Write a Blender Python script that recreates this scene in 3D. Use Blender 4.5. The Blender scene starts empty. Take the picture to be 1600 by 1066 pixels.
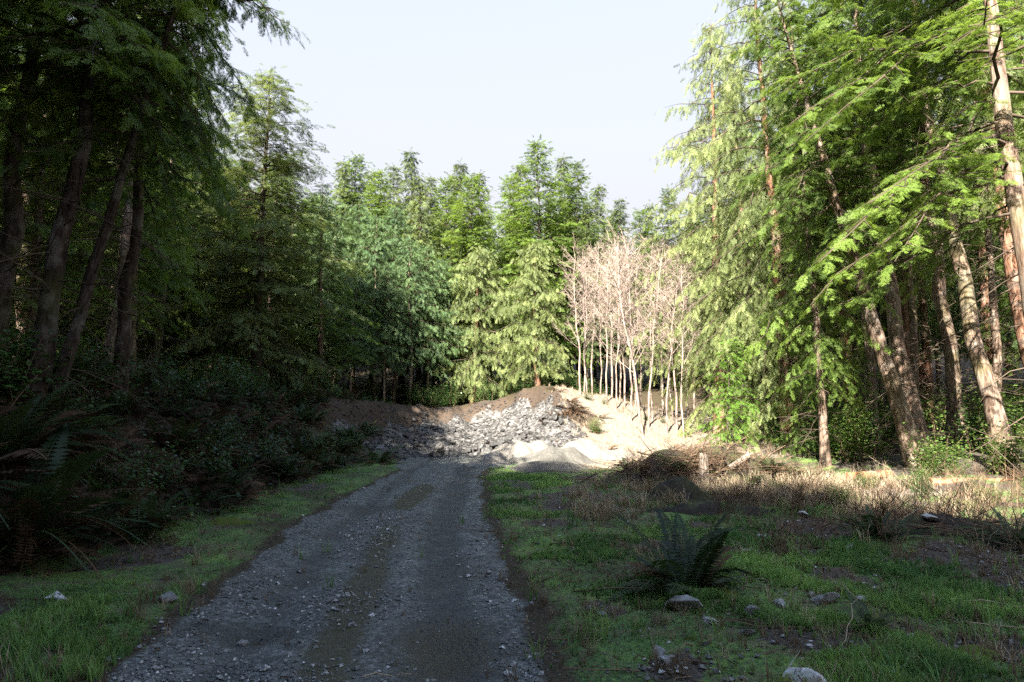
import bpy, bmesh, math
import numpy as np
from mathutils import Vector, Matrix, Euler, noise as mnoise

S = bpy.context.scene
COL = S.collection
R = math.radians
rng = np.random.default_rng(11)

# ----------------------------------------------------------------- mesh helpers
class MB:
    """collects vertices, faces and a tint value per vertex"""
    def __init__(s):
        s.V, s.F, s.T, s.n, s.mi, s.cur = [], [], [], 0, [], 0
    def add(s, V, F, t=0.5):
        V = np.asarray(V, dtype=np.float32).reshape(-1, 3)
        s.V.append(V)
        s.F.append(np.asarray(F, dtype=np.int64) + s.n); s.mi.append(s.cur)
        t = np.asarray(t, dtype=np.float32)
        s.T.append(np.broadcast_to(t, (len(V),)) if t.ndim == 0 else t)
        s.n += len(V)
    def mesh(s, name, mat, smooth=False):
        me = bpy.data.meshes.new(name)
        if not s.V:
            return me
        V = np.concatenate(s.V)
        loops = np.concatenate([f.ravel() for f in s.F]).astype(np.int32)
        sizes = np.concatenate([np.full(len(f), f.shape[1]) for f in s.F])
        starts = np.concatenate([[0], np.cumsum(sizes)[:-1]]).astype(np.int32)
        me.vertices.add(len(V)); me.vertices.foreach_set('co', V.ravel())
        me.loops.add(len(loops)); me.loops.foreach_set('vertex_index', loops)
        me.polygons.add(len(sizes)); me.polygons.foreach_set('loop_start', starts)
        if smooth:
            me.polygons.foreach_set('use_smooth', np.ones(len(sizes), dtype=bool))
        else:
            me.polygons.foreach_set('use_smooth', np.zeros(len(sizes), dtype=bool))
        a = me.attributes.new('tint', 'FLOAT', 'POINT')
        a.data.foreach_set('value', np.concatenate(s.T).astype(np.float32))
        me.update(calc_edges=True)
        for q in (mat if isinstance(mat, (list, tuple)) else [mat]): me.materials.append(q)
        if s.cur: me.polygons.foreach_set('material_index', np.concatenate([np.full(len(f), m) for f, m in zip(s.F, s.mi)]).astype(np.int32))
        return me

def nrm(a):
    return a / np.maximum(np.linalg.norm(a, axis=-1, keepdims=True), 1e-9)

def tubes(mb, P, Rd, k=5, t=0.5):
    """P (N,n,3) centre lines, Rd (N,n) radii"""
    P = np.asarray(P, float); Rd = np.asarray(Rd, float)
    if P.ndim == 2: P, Rd = P[None], Rd[None]
    N, n, _ = P.shape
    if N == 0: return
    T = nrm(np.gradient(P, axis=1))
    D = nrm(P[:, -1] - P[:, 0])
    ref = np.where(np.abs(D[:, 2:3]) < 0.9, np.array([[0, 0, 1.0]]), np.array([[1.0, 0, 0]]))[:, None, :]
    U = nrm(np.cross(T, np.broadcast_to(ref, T.shape))); W = np.cross(T, U)
    a = np.arange(k) * 2 * np.pi / k
    V = P[:, :, None, :] + Rd[:, :, None, None] * (np.cos(a)[None, None, :, None] * U[:, :, None, :] + np.sin(a)[None, None, :, None] * W[:, :, None, :])
    i = np.arange(n - 1)[:, None]; j = np.arange(k)[None, :]
    F = np.stack([i * k + j, i * k + (j + 1) % k, (i + 1) * k + (j + 1) % k, (i + 1) * k + j], -1).reshape(-1, 4)
    F = (F[None] + (np.arange(N) * n * k)[:, None, None]).reshape(-1, 4)
    if np.ndim(t) == 1 and len(t) == N:
        t = np.repeat(t, n * k)
    mb.add(V.reshape(-1, 3), F, t)

def inst(mb, tpl, pos, X, Nn, size, tint):
    """place template (V,F,t) N times: X = its long direction, Nn = its normal"""
    V, F, t = tpl
    pos = np.asarray(pos, float); X = nrm(np.asarray(X, float)); Nn = np.asarray(Nn, float)
    size = np.asarray(size, float)
    if len(pos) == 0: return
    Y = nrm(np.cross(Nn, X)); Z = np.cross(X, Y)
    s = size[:, None, None] if size.ndim == 1 else size[:, None, :]
    L = V[None] * s
    out = pos[:, None] + L[..., 0:1] * X[:, None] + L[..., 1:2] * Y[:, None] + L[..., 2:3] * Z[:, None]
    N, m = len(pos), len(V)
    FF = (F[None] + (np.arange(N) * m)[:, None, None]).reshape(-1, F.shape[1])
    tt = np.clip(np.asarray(tint)[:, None] + (t - 0.5)[None], 0, 1).ravel()
    mb.add(out.reshape(-1, 3), FF, tt)

def link(name, me, parent=None, loc=None):
    o = bpy.data.objects.new(name, me); COL.objects.link(o)
    if parent is not None: o.parent = parent
    if loc is not None: o.location = loc
    return o

def tag(o, label=None, cat=None, group=None, kind=None):
    if label: o['label'] = label
    if cat: o['category'] = cat
    if group: o['group'] = group
    if kind: o['kind'] = kind
    return o

def thing(name, meshes, label, cat, loc, rot=(0, 0, 0), scale=1.0, group=None):
    """an Empty at the base with one child per (part name, mesh)"""
    e = bpy.data.objects.new(name, None); COL.objects.link(e)
    e.empty_display_size = 0.2
    e.location = loc; e.rotation_euler = rot
    e.scale = (scale,) * 3 if np.isscalar(scale) else scale
    for pn, me in meshes:
        link(pn, me, e)
    return tag(e, label, cat, group)

def single(name, me, label, cat, loc, rot=(0, 0, 0), scale=1.0, group=None):
    o = link(name, me); o.location = loc; o.rotation_euler = rot
    o.scale = (scale,) * 3 if np.isscalar(scale) else scale
    return tag(o, label, cat, group)

# ----------------------------------------------------------------- value noise (numpy)
_tab = np.random.default_rng(3).random((257, 257))
def vnoise(x, y):
    x = np.asarray(x, float); y = np.asarray(y, float)
    xi = np.floor(x).astype(int); yi = np.floor(y).astype(int)
    fx = x - xi; fy = y - yi
    fx = fx * fx * (3 - 2 * fx); fy = fy * fy * (3 - 2 * fy)
    a = _tab[xi % 256, yi % 256]; b = _tab[(xi + 1) % 256, yi % 256]
    c = _tab[xi % 256, (yi + 1) % 256]; d = _tab[(xi + 1) % 256, (yi + 1) % 256]
    return (a * (1 - fx) + b * fx) * (1 - fy) + (c * (1 - fx) + d * fx) * fy - 0.5
def fbm(x, y, o=4):
    s = 0; a = 1.0
    for k in range(o):
        s = s + a * vnoise(x * 2 ** k + 17.3 * k, y * 2 ** k + 5.1 * k); a *= 0.5
    return s
def sst(a, b, x):
    t = np.clip((x - a) / (b - a), 0, 1); return t * t * (3 - 2 * t)

# ----------------------------------------------------------------- terrain shape
def road_c(y): return np.interp(y, [-40, -10, -3, 4.3, 11.3, 22, 26], [20, 5.5, 0.2, -1.16, -1.85, -2.1, -1.9])
def road_hw(y): return np.interp(y, [-40, 4.3, 11, 20, 23, 26], [1.45, 1.42, 1.42, 1.15, 1.3, 2.2])
def pit_e(x, y):
    return np.sqrt(((x + 1.8) / 5.4) ** 2 + ((y - 21.5) / 13.4) ** 2)
def bank_toe(y): return -4.75 - 0.25 * np.sin(y * 0.45) - 0.35 * sst(20, 26, y)
def height(x, y):
    x = np.asarray(x, float); y = np.asarray(y, float)
    z = 0.05 * fbm(x * 0.5, y * 0.5, 3)
    zl = sst(0, 1, (bank_toe(y) - x) / 3.6) * 2.05
    zl = zl + 0.05 * np.clip(-8.3 - x, 0, 50) + sst(-4.9, -6, x) * (0.30 * fbm(x * 0.7 + 9, y * 0.7, 3))
    # quarry bowl
    e = pit_e(x, y)
    rim = 1.75 + 0.95 * np.exp(-((x - 1.9) / 3.2) ** 2) + 0.4 * sst(-4, -8, x) + 0.18 * fbm(x * 0.9, y * 0.9, 3)
    en = e + 0.06 * fbm(x * 0.8 + 3, y * 0.8 + 8, 3)
    wall = 0.34 * sst(0.34, 0.9, en) + 0.26 * sst(0.62, 0.9, en) + 0.40 * sst(0.83, 0.93, en)
    zb = rim * wall * sst(19, 26, y)
    # right-hand slope: falls from the hump to the clearing
    fall = sst(24, 34, y - 0.15 * (x - 3)) * (1 - 0.35 * sst(4, 10, x)) + 0.0 * x
    right = sst(0.8, 4.5, x)
    zr = (0.30 * sst(3, 8, x) * sst(14, 22, y) + 0.08 * np.clip(x - 8, 0, 60)) * 1.0 + rim * fall * right
    m = sst(0.6, 3.2, x)
    zb = zb * (1 - m) + np.minimum(zb, rim * np.maximum(fall, 0.0) + 0.25 * sst(22, 27, y)) * m
    hill = 0.16 * np.clip(y - 42, 0, 200)
    z = z + np.maximum(zl * sst(-2, -6, x), np.maximum(zb, zr)) + hill
    # the road is packed flatter, with two ruts
    d = (x - road_c(y)); hw = road_hw(y)
    on = (1 - sst(hw - 0.1, hw + 0.5, np.abs(d))) * (1 - sst(22, 27, y))
    rut = -0.05 * (np.exp(-((np.abs(d) - 0.72) / 0.28) ** 2))
    pud = -0.05 * np.exp(-(((x + 0.35) / 0.55) ** 2 + ((y - 5.1) / 0.45) ** 2)) - 0.05 * np.exp(-(((x + 2.1) / 0.5) ** 2 + ((y - 5.6) / 0.25) ** 2))
    z = z + on * (rut + pud - 0.03)
    # roughness
    z = z + (0.07 * fbm(x * 2.3, y * 2.3, 3) + 0.03 * fbm(x * 6.1, y * 6.1, 2)) * (1 - 0.85 * on) * np.where(y > 60, 0, 1)
    z = z + sst(0.36, 0.55, e) * (1 - sst(0.92, 1.05, e)) * sst(22, 25, y) * (0.30 * fbm(x * 0.9 + 11, y * 0.9, 3) + 0.16 * fbm(x * 3, y * 3, 3))
    # mossy lumps of the meadow
    mead = sst(0.8, 2.0, x) * (1 - sst(16, 20, y))
    z = z + mead * 0.10 * np.clip(fbm(x * 1.1 + 40, y * 1.1, 3), -0.2, 1)
    return z
def gz(x, y): return float(height(np.array([x]), np.array([y]))[0])

# ----------------------------------------------------------------- materials
def mat_new(name):
    m = bpy.data.materials.new(name); m.use_nodes = True
    nt = m.node_tree; nt.nodes.clear()
    return m, nt
def N(nt, typ, **kw):
    n = nt.nodes.new(typ)
    for k, v in kw.items():
        if k.startswith('_'): setattr(n, k[1:], v)
        else: n.inputs[k.replace('__', ' ')].default_value = v
    return n
def ramp(nt, stops, fac=None):
    n = nt.nodes.new('ShaderNodeValToRGB'); e = n.color_ramp.elements
    while len(e) > 1: e.remove(e[0])
    e[0].position = stops[0][0]; e[0].color = (*stops[0][1], 1)
    for p, c in stops[1:]:
        q = e.new(p); q.color = (*c, 1)
    if fac is not None: nt.links.new(fac, n.inputs[0])
    return n
def mixc(nt, fac, a, b):
    n = nt.nodes.new('ShaderNodeMix'); n.data_type = 'RGBA'
    for sock, v in ((n.inputs[0], fac), (n.inputs[6], a), (n.inputs[7], b)):
        if hasattr(v, 'is_output'): nt.links.new(v, sock)
        elif isinstance(v, tuple): sock.default_value = (*v, 1)
        else: sock.default_value = v
    return n.outputs[2]
def math_n(nt, op, a, b=None, clamp=False):
    n = nt.nodes.new('ShaderNodeMath'); n.operation = op; n.use_clamp = clamp
    for i, v in enumerate((a, b)):
        if v is None: continue
        if hasattr(v, 'is_output'): nt.links.new(v, n.inputs[i])
        else: n.inputs[i].default_value = v
    return n.outputs[0]
def attr(nt, name):
    return N(nt, 'ShaderNodeAttribute', _attribute_name=name).outputs['Fac']
def noise_n(nt, scale, detail=3, rough=0.55, vec=None):
    n = N(nt, 'ShaderNodeTexNoise', Scale=scale, Detail=detail, Roughness=rough)
    if vec is not None: nt.links.new(vec, n.inputs['Vector'])
    return n.outputs['Fac']
def geo_pos(nt): return nt.nodes.new('ShaderNodeNewGeometry').outputs['Position']
def out(nt, sh, disp=None):
    o = nt.nodes.new('ShaderNodeOutputMaterial'); nt.links.new(sh, o.inputs['Surface'])

def N_mul(nt, c, k):
    n = nt.nodes.new('ShaderNodeMix'); n.data_type = 'RGBA'; n.blend_type = 'MULTIPLY'; n.inputs[0].default_value = 1.0
    nt.links.new(c, n.inputs[6]); n.inputs[7].default_value = (*k, 1); return n.outputs[2]
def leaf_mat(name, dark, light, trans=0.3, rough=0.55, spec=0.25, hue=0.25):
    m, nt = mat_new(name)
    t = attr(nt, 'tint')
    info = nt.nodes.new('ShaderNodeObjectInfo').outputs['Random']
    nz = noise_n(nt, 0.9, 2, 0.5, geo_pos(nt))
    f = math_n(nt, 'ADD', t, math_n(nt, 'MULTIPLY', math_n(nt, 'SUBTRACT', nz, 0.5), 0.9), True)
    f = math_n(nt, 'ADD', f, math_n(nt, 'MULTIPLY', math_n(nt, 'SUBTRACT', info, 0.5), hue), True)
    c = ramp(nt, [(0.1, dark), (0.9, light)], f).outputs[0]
    p = N(nt, 'ShaderNodeBsdfPrincipled', Roughness=rough)
    p.inputs['Specular IOR Level'].default_value = spec
    nt.links.new(c, p.inputs['Base Color'])
    tr = nt.nodes.new('ShaderNodeBsdfTranslucent'); nt.links.new(N_mul(nt, c, (1.7, 1.6, 1.1)), tr.inputs['Color'])
    mx = nt.nodes.new('ShaderNodeMixShader'); mx.inputs[0].default_value = trans
    nt.links.new(p.outputs[0], mx.inputs[1]); nt.links.new(tr.outputs[0], mx.inputs[2])
    out(nt, mx.outputs[0]); return m

def bark_mat(name, a, b, moss=0.3, scale=1.0):
    m, nt = mat_new(name)
    tc = nt.nodes.new('ShaderNodeTexCoord').outputs['Object']
    mp = N(nt, 'ShaderNodeMapping'); mp.inputs['Scale'].default_value = (9 * scale, 9 * scale, 1.6 * scale)
    nt.links.new(tc, mp.inputs[0])
    n1 = noise_n(nt, 1.6, 5, 0.65, mp.outputs[0])
    n2 = noise_n(nt, 2.2, 3, 0.6, tc)
    n3 = noise_n(nt, 0.8, 3, 0.5, geo_pos(nt))
    c = ramp(nt, [(0.33, tuple(x * 0.35 for x in a)), (0.48, a), (0.68, b)], n1).outputs[0]
    c = mixc(nt, math_n(nt, 'MULTIPLY', ramp(nt, [(0.5, (0, 0, 0)), (0.62, (1, 1, 1))], n2).outputs[0], 0.3), c, (0.27, 0.25, 0.22))
    c = mixc(nt, math_n(nt, 'MULTIPLY', ramp(nt, [(0.52, (0, 0, 0)), (0.64, (1, 1, 1))], n3).outputs[0], moss), c, (0.07, 0.085, 0.02))
    p = N(nt, 'ShaderNodeBsdfPrincipled', Roughness=0.9); p.inputs['Specular IOR Level'].default_value = 0.1
    nt.links.new(c, p.inputs['Base Color'])
    bp = N(nt, 'ShaderNodeBump', Strength=0.9, Distance=0.03); nt.links.new(n1, bp.inputs['Height'])
    nt.links.new(bp.outputs[0], p.inputs['Normal'])
    out(nt, p.outputs[0]); return m

def rock_mat(name, a, b, scale=6, moss=0.0):
    m, nt = mat_new(name)
    tc = nt.nodes.new('ShaderNodeTexCoord').outputs['Object']
    n1 = noise_n(nt, scale, 6, 0.65, tc)
    info = nt.nodes.new('ShaderNodeObjectInfo').outputs['Random']
    f = math_n(nt, 'ADD', n1, math_n(nt, 'MULTIPLY', math_n(nt, 'SUBTRACT', info, 0.5), 0.35))
    f = math_n(nt, 'ADD', f, math_n(nt, 'MULTIPLY', math_n(nt, 'SUBTRACT', attr(nt, 'tint'), 0.5), 0.6), True)
    c = ramp(nt, [(0.25, tuple(x * 0.6 for x in a)), (0.5, a), (0.78, b)], f).outputs[0]
    if moss:
        n2 = noise_n(nt, 2.5, 4, 0.6, geo_pos(nt))
        nz = nt.nodes.new('ShaderNodeSeparateXYZ'); nt.links.new(nt.nodes.new('ShaderNodeNewGeometry').outputs['Normal'], nz.inputs[0])
        mm = math_n(nt, 'MULTIPLY', ramp(nt, [(0.45, (0, 0, 0)), (0.6, (1, 1, 1))], n2).outputs[0], math_n(nt, 'MULTIPLY', nz.outputs[2], moss, True))
        c = mixc(nt, mm, c, (0.09, 0.12, 0.02))
    p = N(nt, 'ShaderNodeBsdfPrincipled', Roughness=0.85); p.inputs['Specular IOR Level'].default_value = 0.25
    nt.links.new(c, p.inputs['Base Color'])
    bp = N(nt, 'ShaderNodeBump', Strength=0.6, Distance=0.02); nt.links.new(n1, bp.inputs['Height'])
    nt.links.new(bp.outputs[0], p.inputs['Normal'])
    out(nt, p.outputs[0]); return m

def ground_mat():
    m, nt = mat_new('ground_cover')
    pos = geo_pos(nt)
    nA = noise_n(nt, 0.9, 4, 0.6, pos); nB = noise_n(nt, 5, 4, 0.65, pos); nC = noise_n(nt, 28, 4, 0.7, pos); nD = noise_n(nt, 110, 2, 0.6, pos)
    def soft(name, lo=0.35, hi=0.65, src=None, amt=0.7):
        v = math_n(nt, 'ADD', attr(nt, name), math_n(nt, 'MULTIPLY', math_n(nt, 'SUBTRACT', src if src is not None else nB, 0.5), amt))
        return ramp(nt, [(lo, (0, 0, 0)), (hi, (1, 1, 1))], v).outputs[0]
    # forest floor litter
    litter = ramp(nt, [(0.3, (0.012, 0.009, 0.006)), (0.5, (0.04, 0.028, 0.016)), (0.72, (0.10, 0.07, 0.045))], nC).outputs[0]
    litter = mixc(nt, math_n(nt, 'MULTIPLY', ramp(nt, [(0.5, (0, 0, 0)), (0.66, (1, 1, 1))], nB).outputs[0], 0.7), litter, (0.035, 0.045, 0.012))
    # moss and grass
    moss = ramp(nt, [(0.30, (0.022, 0.020, 0.012)), (0.42, (0.05, 0.05, 0.022)), (0.5, (0.06, 0.12, 0.033)), (0.6, (0.14, 0.20, 0.045)), (0.74, (0.28, 0.31, 0.09))], math_n(nt, 'ADD', math_n(nt, 'MULTIPLY', nA, 0.5), math_n(nt, 'MULTIPLY', nC, 0.5))).outputs[0]
    thatch = ramp(nt, [(0.35, (0.03, 0.022, 0.013)), (0.55, (0.12, 0.092, 0.055)), (0.7, (0.24, 0.20, 0.13))], nD).outputs[0]
    nE = noise_n(nt, 2.1, 5, 0.7, pos)
    moss = mixc(nt, math_n(nt, 'MULTIPLY', ramp(nt, [(0.50, (0, 0, 0)), (0.60, (1, 1, 1))], nE).outputs[0], .75), moss, thatch)
    dry = ramp(nt, [(0.3, (0.055, 0.042, 0.03)), (0.5, (0.17, 0.14, 0.11)), (0.7, (0.30, 0.26, 0.215))], nC).outputs[0]
    # gravel
    vor = N(nt, 'ShaderNodeTexVoronoi', Scale=34); nt.links.new(pos, vor.inputs['Vector'])
    vc = nt.nodes.new('ShaderNodeSeparateColor'); nt.links.new(vor.outputs['Color'], vc.inputs[0])
    gv = math_n(nt, 'ADD', math_n(nt, 'MULTIPLY', vc.outputs[0], 0.30), math_n(nt, 'ADD', math_n(nt, 'MULTIPLY', nB, 0.45), math_n(nt, 'MULTIPLY', nD, 0.35)))
    gravel = ramp(nt, [(0.3, (0.036, 0.038, 0.034)), (0.5, (0.084, 0.087, 0.078)), (0.66, (0.15, 0.153, 0.14)), (0.85, (0.34, 0.335, 0.305))], gv).outputs[0]
    gravel = mixc(nt, math_n(nt, 'MULTIPLY', soft('track', .35, .75, src=nA, amt=.8), .75), gravel, ramp(nt, [(0.3, (0.033, 0.034, 0.030)), (0.55, (0.058, 0.060, 0.054)), (0.8, (0.105, 0.107, 0.097))], math_n(nt, 'ADD', math_n(nt, 'MULTIPLY', nB, .5), math_n(nt, 'MULTIPLY', nD, .5))).outputs[0])
    gravel = mixc(nt, math_n(nt, 'MULTIPLY', ramp(nt, [(0.48, (0, 0, 0)), (0.68, (1, 1, 1))], nA).outputs[0], .55), gravel, mixc(nt, nC, (0.035, 0.030, 0.024), (0.11, 0.095, 0.078)))
    dirt = ramp(nt, [(0.3, (0.030, 0.024, 0.018)), (0.7, (0.10, 0.083, 0.066))], nC).outputs[0]
    vor2 = N(nt, 'ShaderNodeTexVoronoi', Scale=9); nt.links.new(pos, vor2.inputs['Vector'])
    vc2 = nt.nodes.new('ShaderNodeSeparateColor'); nt.links.new(vor2.outputs['Color'], vc2.inputs[0])
    pv = math_n(nt, 'ADD', math_n(nt, 'MULTIPLY', vc2.outputs[0], 0.4), math_n(nt, 'MULTIPLY', nC, 0.6))
    pit = ramp(nt, [(0.25, (0.028, 0.025, 0.022)), (0.5, (0.075, 0.071, 0.067)), (0.75, (0.17, 0.163, 0.155))], pv).outputs[0]
    soil = ramp(nt, [(0.3, (0.018, 0.013, 0.009)), (0.7, (0.085, 0.060, 0.042))], nC).outputs[0]
    c = mixc(nt, soft('moss'), litter, moss)
    c = mixc(nt, soft('dry', src=nB), c, dry)
    c = mixc(nt, soft('bare', src=nB), c, dirt)
    c = mixc(nt, soft('road', 0.40, 0.60, src=nB, amt=0.55), c, gravel)
    c = mixc(nt, math_n(nt, 'MULTIPLY', soft('strip', 0.3, 0.6, src=nB, amt=0.9), 0.85), c, mixc(nt, nC, (0.032, 0.027, 0.016), (0.088, 0.078, 0.038)))
    c = mixc(nt, soft('pit', 0.40, 0.60, src=nB), c, pit)
    c = mixc(nt, soft('soil', 0.40, 0.62, src=nB), c, soil)
    wet = attr(nt, 'wet')
    c = mixc(nt, math_n(nt, 'MULTIPLY', wet, 0.85), c, (0.02, 0.018, 0.016))
    p = N(nt, 'ShaderNodeBsdfPrincipled'); p.inputs['Specular IOR Level'].default_value = 0.25
    nt.links.new(c, p.inputs['Base Color'])
    nt.links.new(math_n(nt, 'SUBTRACT', 0.92, math_n(nt, 'MULTIPLY', wet, 0.5)), p.inputs['Roughness'])
    h = math_n(nt, 'ADD', math_n(nt, 'MULTIPLY', nC, 1.0), math_n(nt, 'ADD', math_n(nt, 'MULTIPLY', nD, 0.4), math_n(nt, 'MULTIPLY', vor.outputs['Distance'], -0.5)))
    bp = N(nt, 'ShaderNodeBump', Strength=0.7, Distance=0.03); nt.links.new(h, bp.inputs['Height'])
    nt.links.new(bp.outputs[0], p.inputs['Normal'])
    out(nt, p.outputs[0]); return m

def plain_tint(name, a, b, rough=0.9, trans=0.0):
    return leaf_mat(name, a, b, trans, rough, 0.1, 0.2)

M = {}
M['ground'] = ground_mat()
M['hemlock'] = leaf_mat('hemlock_needles', (0.025, 0.055, 0.012), (0.15, 0.225, 0.042), 0.48)
M['fir'] = leaf_mat('fir_needles', (0.030, 0.052, 0.018), (0.15, 0.19, 0.065), 0.42)
M['cedar'] = leaf_mat('cedar_sprays', (0.050, 0.080, 0.026), (0.235, 0.275, 0.105), 0.42)
M['young'] = leaf_mat('young_cedar_sprays', (0.030, 0.065, 0.026), (0.11, 0.17, 0.062), 0.3)
M['sapling'] = leaf_mat('fresh_green_needles', (0.05, 0.11, 0.014), (0.14, 0.25, 0.04), 0.45)
M['bark'] = bark_mat('grey_bark', (0.14, 0.095, 0.07), (0.30, 0.235, 0.185), 0.35)
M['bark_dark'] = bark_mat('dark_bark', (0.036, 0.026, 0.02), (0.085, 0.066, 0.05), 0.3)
M['bark_red'] = bark_mat('reddish_cedar_bark', (0.13, 0.065, 0.04), (0.27, 0.17, 0.12), 0.1)
M['limb'] = plain_tint('dark_limb_bark', (0.025, 0.018, 0.013), (0.13, 0.10, 0.075))
M['alder'] = bark_mat('pale_alder_bark', (0.19, 0.145, 0.12), (0.36, 0.30, 0.26), 0.0)
M['twig'] = plain_tint('pinkish_twigs', (0.17, 0.125, 0.105), (0.34, 0.27, 0.23), 0.8)
M['fern'] = leaf_mat('fern_green', (0.012, 0.024, 0.010), (0.045, 0.07, 0.022), 0.2)
M['fern_brown'] = plain_tint('dead_fern_brown', (0.018, 0.011, 0.007), (0.11, 0.068, 0.04), 0.9, 0.1)
M['salal'] = leaf_mat('shrub_leaf', (0.018, 0.042, 0.012), (0.06, 0.12, 0.028), 0.25, 0.4, 0.4)
M['bush'] = leaf_mat('bright_bush_leaf', (0.035, 0.075, 0.015), (0.13, 0.21, 0.045), 0.35, 0.45, 0.35)
M['stem'] = plain_tint('brown_stem', (0.05, 0.032, 0.022), (0.17, 0.115, 0.075))
M['grass'] = leaf_mat('grass_blades', (0.045, 0.11, 0.036), (0.19, 0.31, 0.09), 0.3, 0.6, 0.15)
M['drygrass'] = plain_tint('dry_grass_blades', (0.12, 0.085, 0.055), (0.38, 0.31, 0.22), 0.85, 0.2)
M['moss'] = leaf_mat('yellow_moss', (0.04, 0.058, 0.014), (0.12, 0.15, 0.032), 0.1, 0.9, 0.05)
M['rock'] = rock_mat('grey_rock', (0.19, 0.187, 0.18), (0.46, 0.45, 0.43), 7)
M['rock_pit'] = rock_mat('broken_pit_rock', (0.048, 0.047, 0.045), (0.15, 0.145, 0.138), 6)
M['rock_moss'] = rock_mat('mossy_rock', (0.26, 0.255, 0.25), (0.58, 0.57, 0.55), 7, 0.5)
M['stone'] = rock_mat('pale_gravel', (0.17, 0.17, 0.16), (0.62, 0.61, 0.58), 30)
M['sand'] = rock_mat('pale_sand', (0.10, 0.092, 0.079), (0.18, 0.165, 0.143), 14)
M['sand_grey'] = rock_mat('grey_grit', (0.09, 0.086, 0.075), (0.17, 0.16, 0.14), 18)
M['wood'] = bark_mat('weathered_wood', (0.15, 0.12, 0.095), (0.30, 0.255, 0.21), 0.05, 1.3)
M['wood_red'] = bark_mat('rotting_red_wood', (0.22, 0.085, 0.04), (0.40, 0.19, 0.10), 0.1, 1.3)
M['soil'] = rock_mat('dark_soil', (0.022, 0.018, 0.014), (0.07, 0.055, 0.042), 12, 0.3)

# ----------------------------------------------------------------- terrain mesh
def axis(parts):
    o = [parts[0][0]]
    for a, b, d in parts:
        n = max(1, int(round((b - a) / d)))
        o += list(a + (b - a) * (np.arange(n) + 1) / n)
    return np.array(o)
gx = axis([(-150, -40, 8), (-40, -12, 0.8), (-12, -5, 0.16), (-5, 4, 0.085), (4, 12, 0.16), (12, 40, 0.8), (40, 150, 8)])
gy = axis([(-60, -8, 2.0), (-8, 2.5, 0.5), (2.5, 9, 0.08), (9, 18, 0.13), (18, 37, 0.2), (37, 60, 0.9), (60, 200, 6)])
GX, GY = np.meshgrid(gx, gy, indexing='ij')
GZ = height(GX, GY)
X, Y = GX.ravel(), GY.ravel()
nz1 = fbm(X * 0.6, Y * 0.6, 3); nz2 = fbm(X * 1.9 + 30, Y * 1.9, 3)
def a_road(X, Y):
    d = np.abs(X - road_c(Y)); hw = road_hw(Y) + 0.22 * fbm(X * 1.3, Y * 1.3, 3)
    r = 1 - sst(hw - 0.25, hw + 0.25, d)
    e = pit_e(X, Y)
    fl = (1 - sst(0.30, 0.40, e)) * sst(23, 25.5, Y)
    side = sst(18.5, 22.5, Y) * (1 - sst(0.2, 1.6, X)) * sst(-4.2, -3.2, X) * (1 - sst(26, 30, Y))
    return np.maximum(r * (1 - sst(24, 27, Y)), np.maximum(fl, side))
def a_pit(X, Y):
    e = pit_e(X, Y) + 0.05 * fbm(X * 1.2, Y * 1.2, 3)
    return sst(0.30, 0.38, e) * (1 - sst(0.90, 0.94, e)) * sst(22.5, 25.5, Y) * (1 - sst(1.9, 3.6, X + 0.8 * fbm(X, Y, 2)))
def a_soil(X, Y):
    e = pit_e(X, Y) + 0.05 * fbm(X * 1.2, Y * 1.2, 3)
    left = sst(0.82, 0.87, e) * (1 - sst(0.94, 0.99, e)) * sst(22, 25, Y) * (1 - sst(-3.2, -0.5, X))
    lip = 0.9 * sst(0.885, 0.90, e) * (1 - sst(0.93, 0.96, e)) * sst(27, 29, Y) * (1 - sst(1.5, 3, X))
    patch = np.exp(-(((X - 2.9) / 0.9) ** 2 + ((Y - 28.5) / 1.6) ** 2)) * 0.9
    return np.maximum(np.maximum(left, lip), patch)
def a_moss(X, Y):
    rightg = sst(-.05, .35, X - road_c(Y) - road_hw(Y)) * (1 - sst(9, 12, X)) * (1 - sst(18, 22, Y))
    leftg = sst(-5.6, -4.9, X) * sst(-.05, .3, road_c(Y) - X - road_hw(Y)) * (1 - sst(22, 24, Y))
    return np.clip(np.maximum(rightg, leftg) * (0.75 + 0.7 * fbm(X * 0.6, Y * 0.6, 3)), 0, 1)
def a_dry(X, Y):
    clearing = sst(1.2, 3.0, X) * sst(19.0, 21.5, Y) * (1 - sst(9, 12, X)) * (1 - sst(36, 39, Y))
    belt = np.exp(-(((X - 6.8) / 3.4) ** 2 + ((Y - 14.6) / 1.5) ** 2)) * 0.95
    near = np.maximum(0.55 * sst(3.4, 5.2, X) * (1 - sst(12, 14, Y)) * sst(-0.05, 0.25, fbm(X * 0.6, Y * 0.6, 3)), .6 * sst(.4, 1.5, X) * np.exp(-((Y - 12.3) / 2.2) ** 2) * sst(-.1, .25, fbm(X * .8 + 9, Y * .8, 3)))
    return np.maximum(np.maximum(clearing, belt), near)
def a_bare(X, Y):
    edge = np.exp(-((np.abs(X - road_c(Y)) - road_hw(Y) - 0.05) / 0.22) ** 2) * (0.20 + 0.9 * fbm(X * 0.8, Y * 0.8, 2))
    spots = np.maximum(sst(0.14, 0.36, fbm(X * 0.55 + 60, Y * 0.55 + 20, 3)) * sst(1.8, 3.2, X) * 0.9, .8 * sst(.08, .22, fbm(X * 1.15 + 70, Y * 1.15 + 3, 4)) * sst(.2, .8, np.abs(X - road_c(Y)) - road_hw(Y)))
    heap = np.exp(-(((X - 3.2) / 2.2) ** 2 + ((Y - 13.4) / 0.6) ** 2)) * 0.9
    return np.maximum(np.maximum(edge, spots), heap) * (1 - sst(18, 21, Y))
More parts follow.
